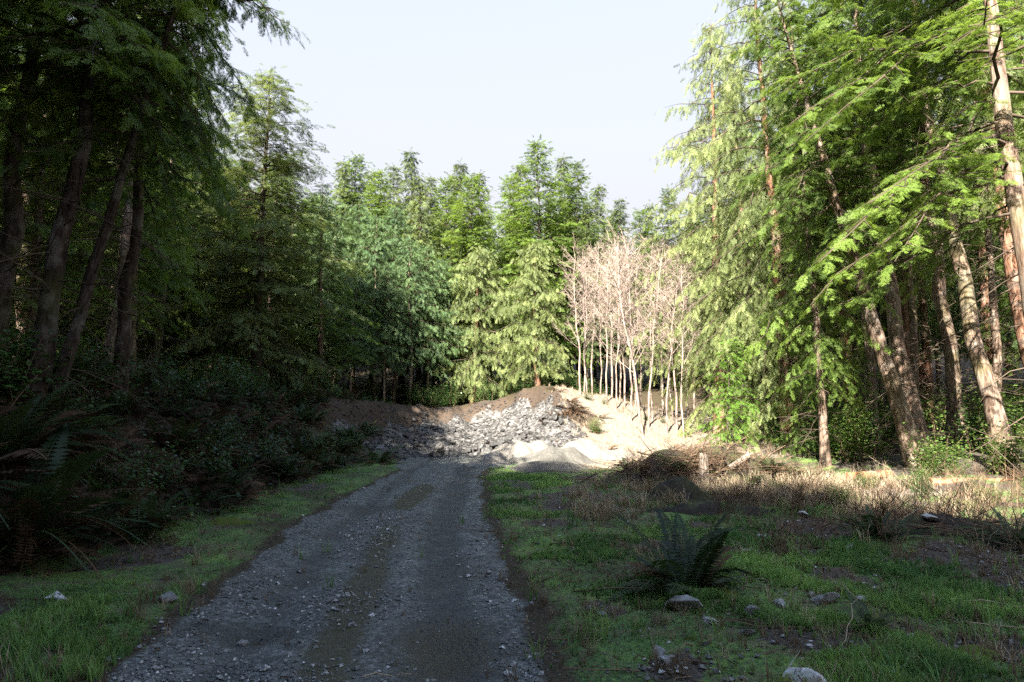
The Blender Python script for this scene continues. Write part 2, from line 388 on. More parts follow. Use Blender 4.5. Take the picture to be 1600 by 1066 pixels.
def a_strip(X, Y):
    d = X - road_c(Y) + 0.05
    s = np.exp(-(d / 0.26) ** 2) * (0.80 + 1.3 * fbm(X * 0.5, Y * 0.35 + 7, 2)) * (1 - sst(15, 18, Y))
    return np.clip(s, 0, 1)
def a_track(X, Y):
    d = X - road_c(Y) + 0.10 * vnoise(Y * 0.5, Y * 0 + 3)
    return np.clip(np.exp(-((d - 0.72) / 0.34) ** 2) + 0.75 * np.exp(-((d + 0.80) / 0.26) ** 2), 0, 1)
def a_wet(X, Y):
    w = np.exp(-(((X + 0.48) / 0.52) ** 2 + ((Y - 5.3) / 0.75) ** 2) ** 2) + 0.8 * np.exp(-(((X + 2.2) / 0.6) ** 2 + ((Y - 5.7) / 0.25) ** 2) ** 2)
    w = w + 0.6 * np.exp(-(((X + 2.6) / 0.5) ** 2 + ((Y - 12.5) / 0.5) ** 2) ** 2)
    return np.clip(w, 0, 1)
AT = {'road': a_road(X, Y), 'pit': a_pit(X, Y), 'soil': a_soil(X, Y), 'moss': a_moss(X, Y), 'dry': a_dry(X, Y), 'bare': a_bare(X, Y), 'strip': a_strip(X, Y), 'wet': a_wet(X, Y), 'track': a_track(X, Y)}
nx, ny = len(gx), len(gy)
I, J = np.meshgrid(np.arange(nx - 1), np.arange(ny - 1), indexing='ij')
Q = np.stack([I * ny + J, (I + 1) * ny + J, (I + 1) * ny + J + 1, I * ny + J + 1], -1).reshape(-1, 4)
fc = lambda a: a[Q].mean(1)
is_pit = fc(np.maximum(AT['pit'], AT['soil'] * (Y > 22))) > 0.5
is_road = (fc(AT['road']) > 0.5) & ~is_pit
VV = np.stack([X, Y, GZ.ravel()], -1)
def sub_terrain(name, sel):
    q = Q[sel]; used, inv = np.unique(q.ravel(), return_inverse=True)
    mb = MB(); mb.add(VV[used], inv.reshape(-1, 4))
    me = mb.mesh(name, M['ground'], True)
    for k, v in AT.items():
        a = me.attributes.new(k, 'FLOAT', 'POINT'); a.data.foreach_set('value', v[used].astype(np.float32))
    tag(link(name, me), kind='structure')
sub_terrain('ground', ~is_pit & ~is_road)
sub_terrain('gravel_road', is_road)
sub_terrain('gravel_pit', is_pit)

# ----------------------------------------------------------------- foliage templates
def diamonds(P, D, L, W, up=(0, 0, 1)):
    P, D = np.asarray(P, float), nrm(np.asarray(D, float)); L = np.asarray(L)[:, None]; W = np.asarray(W)[:, None]
    S_ = nrm(np.cross(np.broadcast_to(np.array(up, float), D.shape), D))
    V = np.stack([P, P + D * L * .45 + S_ * W * .5, P + D * L, P + D * L * .45 - S_ * W * .5], 1)
    F = np.arange(len(P) * 4).reshape(-1, 4)
    return V.reshape(-1, 3), F
def spray(kind, seed):
    """a flat feathery branchlet: rachis with paired twigs, each twig with its own side twigs"""
    r = np.random.default_rng(seed)
    P, D, L, W, T = [], [], [], [], []
    npair, wd, nsub = {'fine': (9, .030, 3), 'mid': (8, .040, 1), 'far': (6, .066, 1)}[kind]
    for i in range(npair):
        for sgn in (-1, 1):
            s = (i + 0.5 * (sgn > 0) + r.uniform(-.3, .3) + 0.6) / (npair + 0.6)
            l = 0.34 * math.sin(math.pi * (0.16 + 0.76 * s)) ** 0.8 * r.uniform(.55, 1.35)
            a = sgn * R(r.uniform(32, 60) - 16 * s)
            p = np.array([s * 0.86, 0, -0.16 * s * s]); d = nrm(np.array([math.cos(a), math.sin(a), r.uniform(-.4, .1)]))
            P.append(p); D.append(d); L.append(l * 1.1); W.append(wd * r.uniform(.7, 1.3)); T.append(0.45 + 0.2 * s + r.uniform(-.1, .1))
            for q in range(nsub):
                for g in (-1, 1):
                    f = (q + .7 + r.uniform(-.2, .2)) / (nsub + .6)
                    b = a + g * R(r.uniform(30, 48)); ll = l * (.62 - .3 * f) * r.uniform(.7, 1.25)
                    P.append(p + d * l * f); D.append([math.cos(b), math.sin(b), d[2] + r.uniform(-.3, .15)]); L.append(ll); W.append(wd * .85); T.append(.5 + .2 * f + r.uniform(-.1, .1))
    P.append(np.array([.7, 0, -.09])); D.append(np.array([1, 0, -.3])); L.append(.34); W.append(wd); T.append(.65)
    P.append(np.array([0, 0, 0.])); D.append(np.array([1, 0, -.1])); L.append(.9); W.append(wd * .5); T.append(.35)
    V, F = diamonds(P, D, L, W)
    return V, F, np.repeat(np.array(T), 4)
SPR = {k: [spray(k, 50 + i) for i in range(3)] for k in ('fine', 'mid', 'far')}

def rot_about(v, axis, ang):
    return np.array(Matrix.Rotation(ang, 3, Vector(axis)) @ Vector(v))

def conifer(seed, h, base, rmax, nb, kind, r0, mat, bark, hang=0.25, sec_gap=0.28, spr_gap=0.2, spr_size=0.5, top_el=50, low_el=-8, pw=0.75, droop=0.35, lean=(0, 0), dead=14, limb_k=5, sweep=None, wob=0.12, lump=0.25, strand=1.0, cap=99):
    """returns [('trunk', mesh), ('crown', mesh)]"""
    r = np.random.default_rng(seed)
    nt_ = 14
    t = np.linspace(0, 1, nt_)
    wx = np.cumsum(r.normal(0, wob / nt_ ** .5, nt_)); wy = np.cumsum(r.normal(0, wob / nt_ ** .5, nt_))
    wx -= wx[0]; wy -= wy[0]
    axis_ = np.stack([lean[0] * t + wx * 1.0, lean[1] * t + wy, t * h], -1)
    tr = MB()
    rad = r0 * (1 - t) ** 1.0 + 0.008 + r0 * 0.45 * np.exp(-t * h / 0.35)
    a2 = axis_.copy(); a2[0, 2] = -0.5
    dense_t = np.linspace(0, 1, 40)
    P = np.stack([np.interp(dense_t, t, a2[:, i]) for i in range(3)], -1)
    Rr = np.interp(dense_t, t, rad) * (1 + r.normal(0, 0.035, 40))
    tubes(tr, P, Rr, 10 if kind != 'far' else 6)
    at = lambda s: np.array([np.interp(s, t, axis_[:, i]) for i in range(3)])
    Pos, Dir, Nor, Siz, Tin = [], [], [], [], []
    LP, LR = [], []; SP, SR = [], []
    for b in range(nb):
        u = (b + r.uniform(0, 1)) / nb
        s = base + (1 - base) * u ** 0.92
        if s > .985: s = .985
        prof = (1 - u) ** pw * min(1.0, 0.55 + 2.2 * u)
        L = max(0.30, min(cap, rmax * prof) * r.uniform(1 - lump - .1, 1 + lump))
        az = b * 2.399 + r.normal(0, .5)
        if sweep is not None and r.random() < sweep[1]:
            az = sweep[0] + r.normal(0, .7)
        el = R(low_el + (top_el - low_el) * u ** 1.6 + r.normal(0, 7))
        o = at(s)
        hd = np.array([math.cos(az), math.sin(az), 0])
        n = 7; q = np.linspace(0, 1, n)
        dr = droop * L * r.uniform(.6, 1.3)
        pts = o + hd * (L * q * math.cos(el))[:, None] + np.array([0, 0, 1.0]) * (L * q * math.sin(el) - dr * q ** 2 + 0.12 * L * np.clip(q - .7, 0, 1))[:, None]
        pts[1:-1] += r.normal(0, 0.02 * L, (n - 2, 3))
        br = min(0.034, 0.008 + 0.008 * L)
        LP.append(pts); LR.append(br * (1 - q * .85))
        ns = max(5, int(L / sec_gap))
        bt = r.uniform(-.16, .16)
        for k in range(ns + 1):
            f = 0.10 + 0.90 * (k + r.uniform(0, .9)) / (ns + .9) if k < ns else 1.0
            f = min(f, 1)
            p = np.array([np.interp(f, q, pts[:, i]) for i in range(3)])
            i0 = min(int(f * (n - 1)), n - 2); tg = nrm(pts[i0 + 1] - pts[i0])
            side = nrm(np.cross([0, 0, 1.0], tg))
            if k == ns:
                d = tg; l2 = 0.3
            else:
                sg = 1 if k % 2 else -1
                ang = R(r.uniform(38, 66))
                d = nrm(tg * math.cos(ang) + side * sg * math.sin(ang) + np.array([0, 0, -hang * r.uniform(.5, 1.3)]))
                l2 = max(.20, (0.42 * L * (1 - f) + .25) * r.uniform(.6, 1.1) * min(1, f * 2.2))
            m = max(1, int(l2 / spr_gap))
            if l2 > .3: SP.append(np.stack([p, p + d * l2 * .5, p + d * l2 + np.array([0, 0, -hang * .2 * l2])])); SR.append([br * .35, br * .25, .003])
            for w in range(m + 1):
                g = (w + r.uniform(0, .6)) / (m + .6) * l2 if w < m else l2
                sd = nrm(np.cross([0, 0, 1.0], d) + 1e-6)
                aa = r.choice([-1, 1]) * R(r.uniform(25, 55)) if w < m else 0
                sdv = nrm(d * math.cos(aa) + sd * math.sin(aa) + np.array([0, 0, -hang * 1.2 * r.uniform(.2, 1.3)]))
                nn = nrm(np.array([r.normal(0, .42), r.normal(0, .42), 1.0]) + hang * 0.9 * r.normal(0, 1, 3))
                Pos.append(p + d * g); Dir.append(sdv); Nor.append(nn)
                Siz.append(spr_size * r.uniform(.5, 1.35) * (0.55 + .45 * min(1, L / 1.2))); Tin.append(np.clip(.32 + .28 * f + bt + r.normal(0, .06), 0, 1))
    # leader
    top = at(1.0)
    for w in range(10):
        a = w * 2.4; Pos.append(at(1 - 0.012 * w)); Dir.append(np.array([math.cos(a) * .5, math.sin(a) * .5, .9])); Nor.append(np.array([math.cos(a + 1.5), math.sin(a + 1.5), .3])); Siz.append(spr_size * .55); Tin.append(.6)
    lm = tr; lm.cur = 1
    tubes(lm, np.array(LP), np.array(LR), limb_k, .4)
    if SP and kind == 'fine': tubes(lm, np.array(SP), np.array(SR), 3, .3)
    DP, DR = [], []
    for k in range(dead):
        s = r.uniform(0.04, base + .12) if base > .05 else r.uniform(.1, .5)
        az = r.uniform(0, 6.283); L = rmax * r.uniform(.25, .6); o = at(s)
        q = np.linspace(0, 1, 5)
        hd = np.array([math.cos(az), math.sin(az), r.uniform(-.35, .25)])
        pts = o + hd * (L * q)[:, None] + np.array([0, 0, -1]) * (0.18 * L * q ** 2)[:, None] + r.normal(0, .02 * L, (5, 3)) * q[:, None]
        DP.append(pts); DR.append(0.014 * (1 - .8 * q) + .002)
        for e in range(3):
            j = r.integers(1, 4); v = hd + r.normal(0, .6, 3); l = L * .35
            DP.append(pts[j] + v * (l * q)[:, None]); DR.append(0.006 * (1 - .8 * q) + .0015)
    if DP: tubes(lm, np.array(DP), np.array(DR), 3, .6)
    cr = MB()
    Pos, Dir, Nor, Siz, Tin = map(np.array, (Pos, Dir, Nor, Siz, Tin))
    which = r.integers(0, 3, len(Pos))
    for w in range(3):
        k = which == w
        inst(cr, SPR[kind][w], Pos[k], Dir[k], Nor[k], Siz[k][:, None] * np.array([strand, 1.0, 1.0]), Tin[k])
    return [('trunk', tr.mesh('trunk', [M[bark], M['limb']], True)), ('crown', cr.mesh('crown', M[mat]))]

def alder(seed, h, r0=.042):
    r = np.random.default_rng(seed)
    n = 12; t = np.linspace(0, 1, n)
    wx = np.cumsum(r.normal(0, .07, n)); wy = np.cumsum(r.normal(0, .07, n)); wx -= wx[0]; wy -= wy[0]
    ax = np.stack([wx + r.normal(0, .35) * t ** 1.5, wy + r.normal(0, .35) * t ** 1.5, t * h], -1); ax[0, 2] = -.4
    tr = MB(); tubes(tr, ax, r0 * (1 - t) ** .8 + .01, 7)
    at = lambda s: np.array([np.interp(s, t, ax[:, i]) for i in range(3)])
    B, BR, T1, T1R = [], [], [], []
    q = np.linspace(0, 1, 5)
    for b in range(int(h * 3.6)):
        s = .30 + .69 * r.random() ** .8
        L = (1.15 - s) * h * .24 * r.uniform(.6, 1.2) + .3
        az = r.uniform(0, 6.283); el = R(r.uniform(25, 60))
        d = np.array([math.cos(az) * math.cos(el), math.sin(az) * math.cos(el), math.sin(el)])
        pts = at(s) + d * (L * q)[:, None] + np.array([0, 0, .12]) * (L * q ** 2)[:, None] + r.normal(0, .02 * L, (5, 3)) * q[:, None]
        B.append(pts); BR.append(np.maximum(.016 * (1 - q * .8), .005))
        for k in range(int(L * 6) + 2):
            f = r.uniform(.15, 1); p = np.array([np.interp(f, q, pts[:, i]) for i in range(3)])
            v = nrm(d + r.normal(0, .65, 3)); l = r.uniform(.18, .55)
            p1 = p + v * l * .5 + r.normal(0, .03, 3); p2 = p + v * l + np.array([0, 0, .04])
            T1.append([p, p1, p2]); T1R.append([.005, .004, .0025])
            for e in range(3):
                v2 = nrm(v + r.normal(0, .7, 3)); l2 = r.uniform(.08, .25); pp = p + v * l * r.uniform(.3, 1)
                T1.append([pp, pp + v2 * l2 * .5, pp + v2 * l2]); T1R.append([.0035, .003, .002])
    tubes(tr, np.array(B), np.array(BR), 4)
    tw = MB(); tubes(tw, np.array(T1), np.array(T1R), 3, np.clip(r.normal(.5, .2, len(T1)), 0, 1))
    return [('trunk', tr.mesh('trunk', M['alder'], True)), ('crown', tw.mesh('crown', M['twig']))]

# ----------------------------------------------------------------- tree library
LIB = {}
for i, (h, ba, rm, nb, cp) in enumerate([(18, .20, 3.9, 200, 2.4), (18, .26, 2.9, 170, 2.2), (18, .16, 4.4, 220, 2.8), (18, .24, 3.3, 180, 2.5)]):
    LIB['far%d' % i] = conifer(100 + i, h, ba, rm, nb, 'far', .16, 'fir' if i % 2 else 'hemlock', 'bark_dark', hang=(.2, .38, .18, .3)[i], sec_gap=.25, spr_gap=.2, spr_size=.48, dead=10, limb_k=3, droop=(.15, .34, .2, .26)[i], top_el=(48, 36, 44, 32)[i], low_el=(-8, -14, -10, -12)[i], pw=(.80, .88, .74, .85)[i], lump=.42, wob=.3, cap=cp)
LIB['mid0'] = conifer(201, 16, .10, 4.2, 190, 'mid', .21, 'fir', 'bark_dark', hang=.25, sec_gap=.22, spr_gap=.17, spr_size=.46, droop=.30, dead=12, lump=.4, pw=.66, cap=3.1)
LIB['mid1'] = conifer(202, 16, .16, 3.2, 110, 'mid', .19, 'hemlock', 'bark', hang=.22, sec_gap=.22, spr_gap=.17, spr_size=.46, droop=.42, dead=12, lump=.4)
LIB['tall0'] = conifer(203, 18, .46, 2.7, 80, 'mid', .20, 'hemlock', 'bark', hang=.22, sec_gap=.22, spr_gap=.18, spr_size=.48, droop=.42, dead=30, lump=.45, wob=.3)
LIB['tall1'] = conifer(204, 18, .36, 2.9, 85, 'mid', .23, 'cedar', 'bark_red', hang=.8, sec_gap=.22, spr_gap=.18, spr_size=.44, droop=.55, dead=24, lump=.45, wob=.2, strand=1.3)
LIB['ced0'] = conifer(301, 7.7, .11, 2.2, 150, 'mid', .14, 'cedar', 'bark_red', hang=.9, sec_gap=.16, spr_gap=.13, spr_size=.30, top_el=62, low_el=8, pw=.36, droop=.5, dead=2, lump=.5, strand=1.1, cap=1.75)
LIB['ced1'] = conifer(302, 10.0, .27, 2.0, 140, 'mid', .085, 'young', 'bark', hang=.7, sec_gap=.19, spr_gap=.15, spr_size=.33, top_el=55, low_el=5, pw=.5, droop=.45, dead=12, lump=.5)
LIB['ced2'] = conifer(303, 19.0, .09, 3.6, 200, 'mid', .27, 'cedar', 'bark_red', hang=.95, sec_gap=.18, spr_gap=.13, spr_size=.29, top_el=45, low_el=-5, pw=.55, droop=.6, dead=14, lump=.45, strand=1.2)
LIB['near0'] = conifer(401, 17, .29, 4.5, 84, 'fine', .22, 'hemlock', 'bark', hang=.14, sec_gap=.16, spr_gap=.115, spr_size=.28, droop=.42, low_el=-2, dead=22, pw=.66, wob=.2, lump=.45, sweep=(math.pi, .45))
LIB['lean'] = conifer(404, 13, .46, 2.7, 72, 'fine', .215, 'hemlock', 'bark', hang=.16, sec_gap=.17, spr_gap=.125, spr_size=.30, droop=.42, low_el=-2, dead=12, pw=.6, wob=.12, lump=.4)
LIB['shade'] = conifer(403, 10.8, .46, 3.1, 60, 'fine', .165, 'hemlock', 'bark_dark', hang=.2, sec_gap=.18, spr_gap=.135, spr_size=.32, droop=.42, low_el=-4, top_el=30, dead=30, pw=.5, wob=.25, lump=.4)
LIB['sap'] = conifer(501, 3.6, .14, 1.0, 46, 'mid', .035, 'sapling', 'bark_dark', hang=.3, sec_gap=.12, spr_gap=.1, spr_size=.24, droop=.35, dead=0)
LIB['sapd'] = conifer(502, 3.0, .05, 1.1, 46, 'mid', .035, 'hemlock', 'bark_dark', hang=.3, sec_gap=.12, spr_gap=.1, spr_size=.24, droop=.4, dead=0)
for i, h in enumerate((8.5, 9.5, 7.5)): LIB['ald%d' % i] = alder(601 + i, h)

def tree(kind, name, x, y, label, rz=None, sc=1.0, tilt=(0, 0), group=None, sink=0.0, cat='tree'):
    rz = rng.uniform(0, 6.28) if rz is None else rz
    return thing(name, LIB[kind], label, cat, (x, y, gz(x, y) - sink), Matrix.Rotation(tilt[1], 3, 'X').__matmul__(Matrix.Rotation(tilt[0], 3, 'Y')).__matmul__(Matrix.Rotation(rz, 3, 'Z')).to_euler(), sc, group)

CAM = (0.0, 0.0, 1.7)
def at_px(px, Y): return (px - 800) / 1067 * Y          # used only to read positions off the photo
taken = []
def free(x, y, d):
    for (a, b) in taken:
        if (a - x) ** 2 + (b - y) ** 2 < d * d: return False
    return True
def T(*a, **k):
    taken.append((a[2], a[3])); return tree(*a, **k)

# -- skyline trees behind the pit: (photo column, distance, wanted top height, kind, label)
sky = [
 (525, 40, 240, 'far1', 'narrow conifer just right of the big shaded fir, its faint tip on the skyline'),
 (556, 41, 236, 'far2', 'bushy conifer with broad sunlit top behind the young green trees'),
 (597, 45, 245, 'far3', 'thin pointed conifer beside the tallest spindly spire on the left skyline'),
 (633, 43, 222, 'far1', 'tall spindly spire with drooping tip on the left half of the skyline'),
 (683, 44, 268, 'far0', 'small pointed conifer top between the spindly spire and the centre trees'),
 (728, 42, 240, 'far3', 'pointed conifer with upswept top branches at the centre of the skyline'),
 (785, 44, 265, 'far0', 'conifer with long sideways top branch behind the sunlit cedar'),
 (842, 41, 205, 'far2', 'tallest broad conifer standing behind the sunlit cedar, highest of the far skyline'),
 (880, 46, 232, 'far1', 'narrow dark conifer crowding the right shoulder of the tallest far tree'),
 (916, 45, 246, 'far0', 'dark pointed conifer to the right of the tallest far tree'),
 (965, 50, 305, 'far3', 'small dark conifer standing behind the bare pink alders'),
 (576, 47, 258, 'far1', 'thin conifer between two taller tops on the left of the skyline'),
 (660, 48, 262, 'far3', 'slim pointed conifer right beside the tall spindly spire'),
 (706, 47, 262, 'far1', 'narrow conifer tip just left of the centre skyline tree with upswept top'),
 (757, 46, 262, 'far3', 'narrow conifer tip just right of the centre skyline tree with upswept top'),
 (814, 47, 245, 'far1', 'slim conifer on the left shoulder of the tallest far tree'),
 (941, 48, 280, 'far1', 'slim dark conifer tip left of the small one behind the alders'),
 (1022, 52, 312, 'far1', 'yellowish conifer behind the right end of the bare alders'),
 (1048, 50, 292, 'far0', 'conifer tip peeping out beside the tall drooping cedar'),
]
for px, Yd, py, kd, lab in sky:
    x = at_px(px, Yd); top = 1.7 + (640 - py) / 1067 * Yd
    T(kd, 'conifer_tree', x, Yd, lab, sc=(top - gz(x, Yd)) / 18.0, group='conifers on the far skyline')
# -- sunlit cedars at the pit rim
T('ced0', 'cedar_tree', 1.35, 35.6, 'sunlit yellow-green cedar alone on the rim of the gravel pit', sc=1.0, rz=1.0)
T('ced0', 'cedar_tree', -2.2, 38.0, 'sunlit pale cedar set back in the wood, left of the cedar on the pit rim', sc=1.14, rz=3.0)
# -- young green trees left of centre
for px, Yd, py in [(520, 34, 340), (552, 37, 310), (585, 35, 330), (615, 37, 320), (640, 35, 370), (668, 36.5, 380), (500, 36, 300), (690, 38, 400), (600, 33.5, 420), (548, 33, 430)]:
    x = at_px(px, Yd); top = 1.7 + (640 - py) / 1067 * Yd
    T('ced1', 'young_tree', x, Yd, 'slender bluish-green young tree in the shaded thicket behind the left pit rim', sc=max(.7, (top - gz(x, Yd)) / 10.0), group='young trees behind the left pit rim')
# -- left: big fir and companions
T('mid0', 'fir_tree', -9.7, 26.0, 'big fir with sunlit top standing above the left bank', sc=(1.0, 1.0, .80), rz=.6)
T('mid1', 'fir_tree', -8.3, 29.5, 'shaded fir against the right flank of the big fir', sc=(.8, .8, .6), rz=2.0)
for x, y, q, lab in [(-11.5, 20.6, .78, 'tall dark conifer between the big fir and the forked pair'), (-14.2, 24.0, .9, 'tall dark conifer set back behind the big fir'), (-12.9, 18.3, .82, 'dark conifer behind the thinner trunk near the forked pair')]:
    T('mid1', 'forest_tree', x, y, lab, sc=q)
# -- left: dark near trunks
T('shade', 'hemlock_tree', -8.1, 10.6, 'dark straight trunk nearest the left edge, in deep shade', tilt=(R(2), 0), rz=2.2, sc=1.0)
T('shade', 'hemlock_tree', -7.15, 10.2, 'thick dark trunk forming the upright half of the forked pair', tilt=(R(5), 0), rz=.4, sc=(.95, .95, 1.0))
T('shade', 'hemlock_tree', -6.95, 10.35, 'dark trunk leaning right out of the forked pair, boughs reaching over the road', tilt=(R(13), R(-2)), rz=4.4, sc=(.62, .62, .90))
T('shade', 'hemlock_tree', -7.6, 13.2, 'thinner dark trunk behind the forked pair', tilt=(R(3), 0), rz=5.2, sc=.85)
# -- right: near trees at the meadow edge
T('lean', 'hemlock_tree', 10.1, 17.3, 'thick pale trunk leaning left at the meadow edge', tilt=(R(-15), R(3)), rz=2.9, sc=1.0)
T('tall0', 'hemlock_tree', 11.3, 19.0, 'pale upright trunk right behind the leaning trunk', tilt=(R(-3), 0), rz=1.2, sc=1.1)
T('mid1', 'hemlock_tree', 8.25, 18.2, 'slim dark bent trunk left of the leaning trunk', tilt=(R(-2), 0), rz=2.9, sc=(.6, .6, .8))
T('ced2', 'cedar_tree', 9.7, 24.0, 'tall drooping cedar with reddish trunk, bright at the edge of the sky', tilt=(R(-2), 0), rz=0.0, sc=1.0)
T('ced2', 'cedar_tree', 8.6, 28.5, 'cedar with sunlit hanging sprays behind the tall drooping cedar', rz=2.2, sc=.95)
T('tall1', 'cedar_tree', 12.2, 25.0, 'shaded cedar with pale trunk behind the slim bent trunk', rz=4.0, sc=1.0)
T('near0', 'hemlock_tree', 10.4, 13.2, 'large hemlock with mottled pale trunk at the right edge, boughs sweeping left', tilt=(R(-4), 0), rz=0.0, sc=1.08)
T('tall0', 'hemlock_tree', 13.2, 20.5, 'pale trunk flecked with moss behind the green bushes', tilt=(R(-4), 0), rz=3.4, sc=1.05)
T('tall0', 'hemlock_tree', 12.6, 17.6, 'dark mossy trunk above the green bushes, leaning slightly left', tilt=(R(-5), 0), rz=1.1, sc=1.1)
T('tall1', 'hemlock_tree', 14.5, 18.5, 'dark trunk at the right edge behind the green bushes', tilt=(R(-5), 0), rz=1.9, sc=1.1)
T('sap', 'young_tree', 6.9, 22.0, 'small bright green sapling at the edge of the sunny clearing', sc=1.0, rz=.4)
T('sapd', 'young_tree', 8.6, 20.0, 'low green sapling beside the foot of the slim bent trunk', sc=.85)
T('sapd', 'young_tree', 9.4, 21.0, 'low green sapling below the tall drooping cedar', sc=1.05)
T('sapd', 'young_tree', 10.8, 21.5, 'low green sapling near the pale broken snag', sc=.9)
T('sap', 'young_tree', 8.1, 24.2, 'sunny green sapling half hidden behind the sapling at the clearing edge', sc=1.0)
# -- bare alders
ald = [(912, 33, 395, 3), (962, 30.5, 400, 2), (992, 32.5, 370, -3), (1012, 28.6, 385, 3), (1050, 31, 415, -2), (908, 31.5, 380, 0), (925, 33.5, 380, 0), (938, 34, 375, 0), (955, 32.5, 372, 0), (975, 31, 372, 0), (985, 29, 365, 0), (1003, 27.0, 358, -6), (948, 31, 390, 0), (1018, 30, 372, 0), (1035, 31.5, 385, 0), (1055, 28.5, 385, 0), (1066, 27, 395, 0), (1085, 30, 400, 0), (968, 35, 380, 2), (1000, 34, 380, 0), (1075, 33, 385, 0), (1040, 28, 400, 2), (917, 34.5, 385, -2)]
for i, (px, Yd, py, tl) in enumerate(ald):
    x = at_px(px, Yd); top = 1.7 + (640 - py) / 1067 * Yd; k = i % 3
    lab = 'thin bare pinkish alder in the sunlit clump right of the gravel pit'; grp = 'bare alders in the sunlit clump'
    if i == 11: lab, grp = 'bare pale alder leaning left at the front of the sunlit clump', None
    T('ald%d' % k, 'alder_tree', x, Yd, lab, sc=(top - gz(x, Yd)) / (8.5, 9.5, 7.5)[k], tilt=(R(tl), 0), group=grp)
# -- fill of the surrounding wood
def fill(x0, x1, y0, y1, n, dmin, kinds, label, group, s0, s1, ok=None):
    c = 0; tries = 0
    while c < n and tries < n * 40:
        tries += 1
        x, y = rng.uniform(x0, x1), rng.uniform(y0, y1)
        if ok and not ok(x, y): continue
        if abs(x) > 0.80 * y + 3 : continue
        if not free(x, y, dmin): continue
        kd = kinds[c % len(kinds)]; sc = rng.uniform(s0, s1); px = 800 + 1067 * x / y
        lim = 0 if px < 290 else (235 if px < 470 else (260 if px < 1080 else 0))     # keep the skyline of the wood as low as the photo shows it
        if px < 290 and y > 22: lim = 60
        if lim: sc = min(sc, (1.7 + (640 - lim) / 1067 * y - gz(x, y)) / (16 if 'mid' in kd else 18))
        if 270 <= px < 530 and y < 29 or sc < .4: continue
        T(kd, 'forest_tree', x, y, label, sc=sc, group=group); c += 1
def far_top(x, y): return True
fill(-24, 22, 39, 62, 85, 1.7, ['far0', 'far1', 'far2', 'far3'], 'conifer crowded in the dark wood behind the gravel pit', 'trees in the wood behind the gravel pit', .62, .80)
fill(-26, -9.6, 12, 40, 44, 1.6, ['tall0', 'far3', 'mid0', 'tall0'], 'conifer in the dark wood above the left bank', 'trees in the wood above the left bank', .75, 1.0, lambda x, y: x < -9.6 and not (x > -14 and 19 < y < 25.5))
for x, y, lab in [(13.8, 23.4, 'slim pale trunk between the two mossy trunks at the right'), (11.7, 22.3, 'slim upright trunk in the gap behind the leaning trunk'), (15.4, 21.8, 'slim dark trunk deep behind the green bushes at the right edge')]:
    T('tall0', 'hemlock_tree', x, y, lab, sc=(.7, .7, .95), tilt=(R(-2), 0))
fill(12.0, 34, 19, 50, 56, 1.6, ['tall0', 'ced1', 'tall1', 'ced1', 'mid1'], 'conifer in the shaded wood behind the right meadow edge', 'trees in the wood behind the right meadow edge', .85, 1.1)
# -- tall trees around the viewpoint whose shade lies over the road
BEH = [(-9.3, -0.3, 1.0), (-7.4, -3.2, 1.15), (-5.3, -6.2, 1.15), (-3.4, -9.4, 1.15), (-1.8, -12.6, 1.18), (0.8, -13.6, 1.18), (3.4, -14.6, 1.2),
       (-10.6, -3.8, 1.2), (-8.6, -7.2, 1.27), (-6.6, -10.4, 1.4), (-4.6, -13.6, 1.4), (-1.2, -16.6, 1.4), (2.2, -18.2, 1.4), (-2.9, -15.0, 1.38), (-4.3, -12.0, 1.4), (-1.0, -14.6, 1.3), (.6, -17.3, 1.38), (-7.6, -8.8, 1.36),
       (-12.0, -7.6, 1.4), (-9.8, -11.2, 1.45), (-7.8, -14.6, 1.5), (-4.6, -18, 1.5), (-12.2, 1.6, 1.1), (-10.2, 4.6, .8), (-12.8, 5.4, 1.25), (-11.8, 8.0, 1.1), (-14.5, 8.5, 1.25), (-13.5, -1.5, 1.2), (5.4, -17.5, 1.3)]
for i, (x, y, s) in enumerate(BEH):
    T(['mid0', 'mid1'][i % 2], 'forest_tree', x, y, 'tall conifer beside the road behind the viewpoint', sc=(s * 1.15, s * 1.15, s), group='conifers behind the viewpoint')

# ----------------------------------------------------------------- ferns and shrubs
def frond_tpl(npair=22, L=1.0, w=.15, bend=.55, seed=0):
    r = np.random.default_rng(seed)
    P, D, Ls, W = [], [], [], []
    V0, F0 = [], []
    for i in range(npair):
        s = .10 + .90 * (i + .5) / npair
        x = s * (1 - .12 * s); z = .42 * s - bend * s ** 2.2
        l = w * math.sin(math.pi * min(1, (.22 + .80 * s))) ** .7 * r.uniform(.85, 1.1) + .012
        for g in (-1, 1):
            P.append([x, 0, z]); D.append([.25, g, -.25 + r.uniform(-.15, .1)]); Ls.append(l); W.append(.9 / npair * .95)
    V, F = diamonds(P, D, Ls, W)
    # midrib as a thin strip
    s = np.linspace(0, 1, 9); x = s * (1 - .12 * s); z = .42 * s - bend * s ** 2.2
    A = np.stack([x, np.full(9, .005), z + .002], -1); B = np.stack([x, np.full(9, -.005), z + .002], -1)
    n = len(V); V = np.concatenate([V, A, B])
    f = np.array([[n + i, n + i + 1, n + 9 + i + 1, n + 9 + i] for i in range(8)])
    return V * L, np.concatenate([F, f]), np.full(len(V), .5)
FR = [frond_tpl(24, 1, .13, b, i) for i, b in enumerate((.35, .6, .85))]
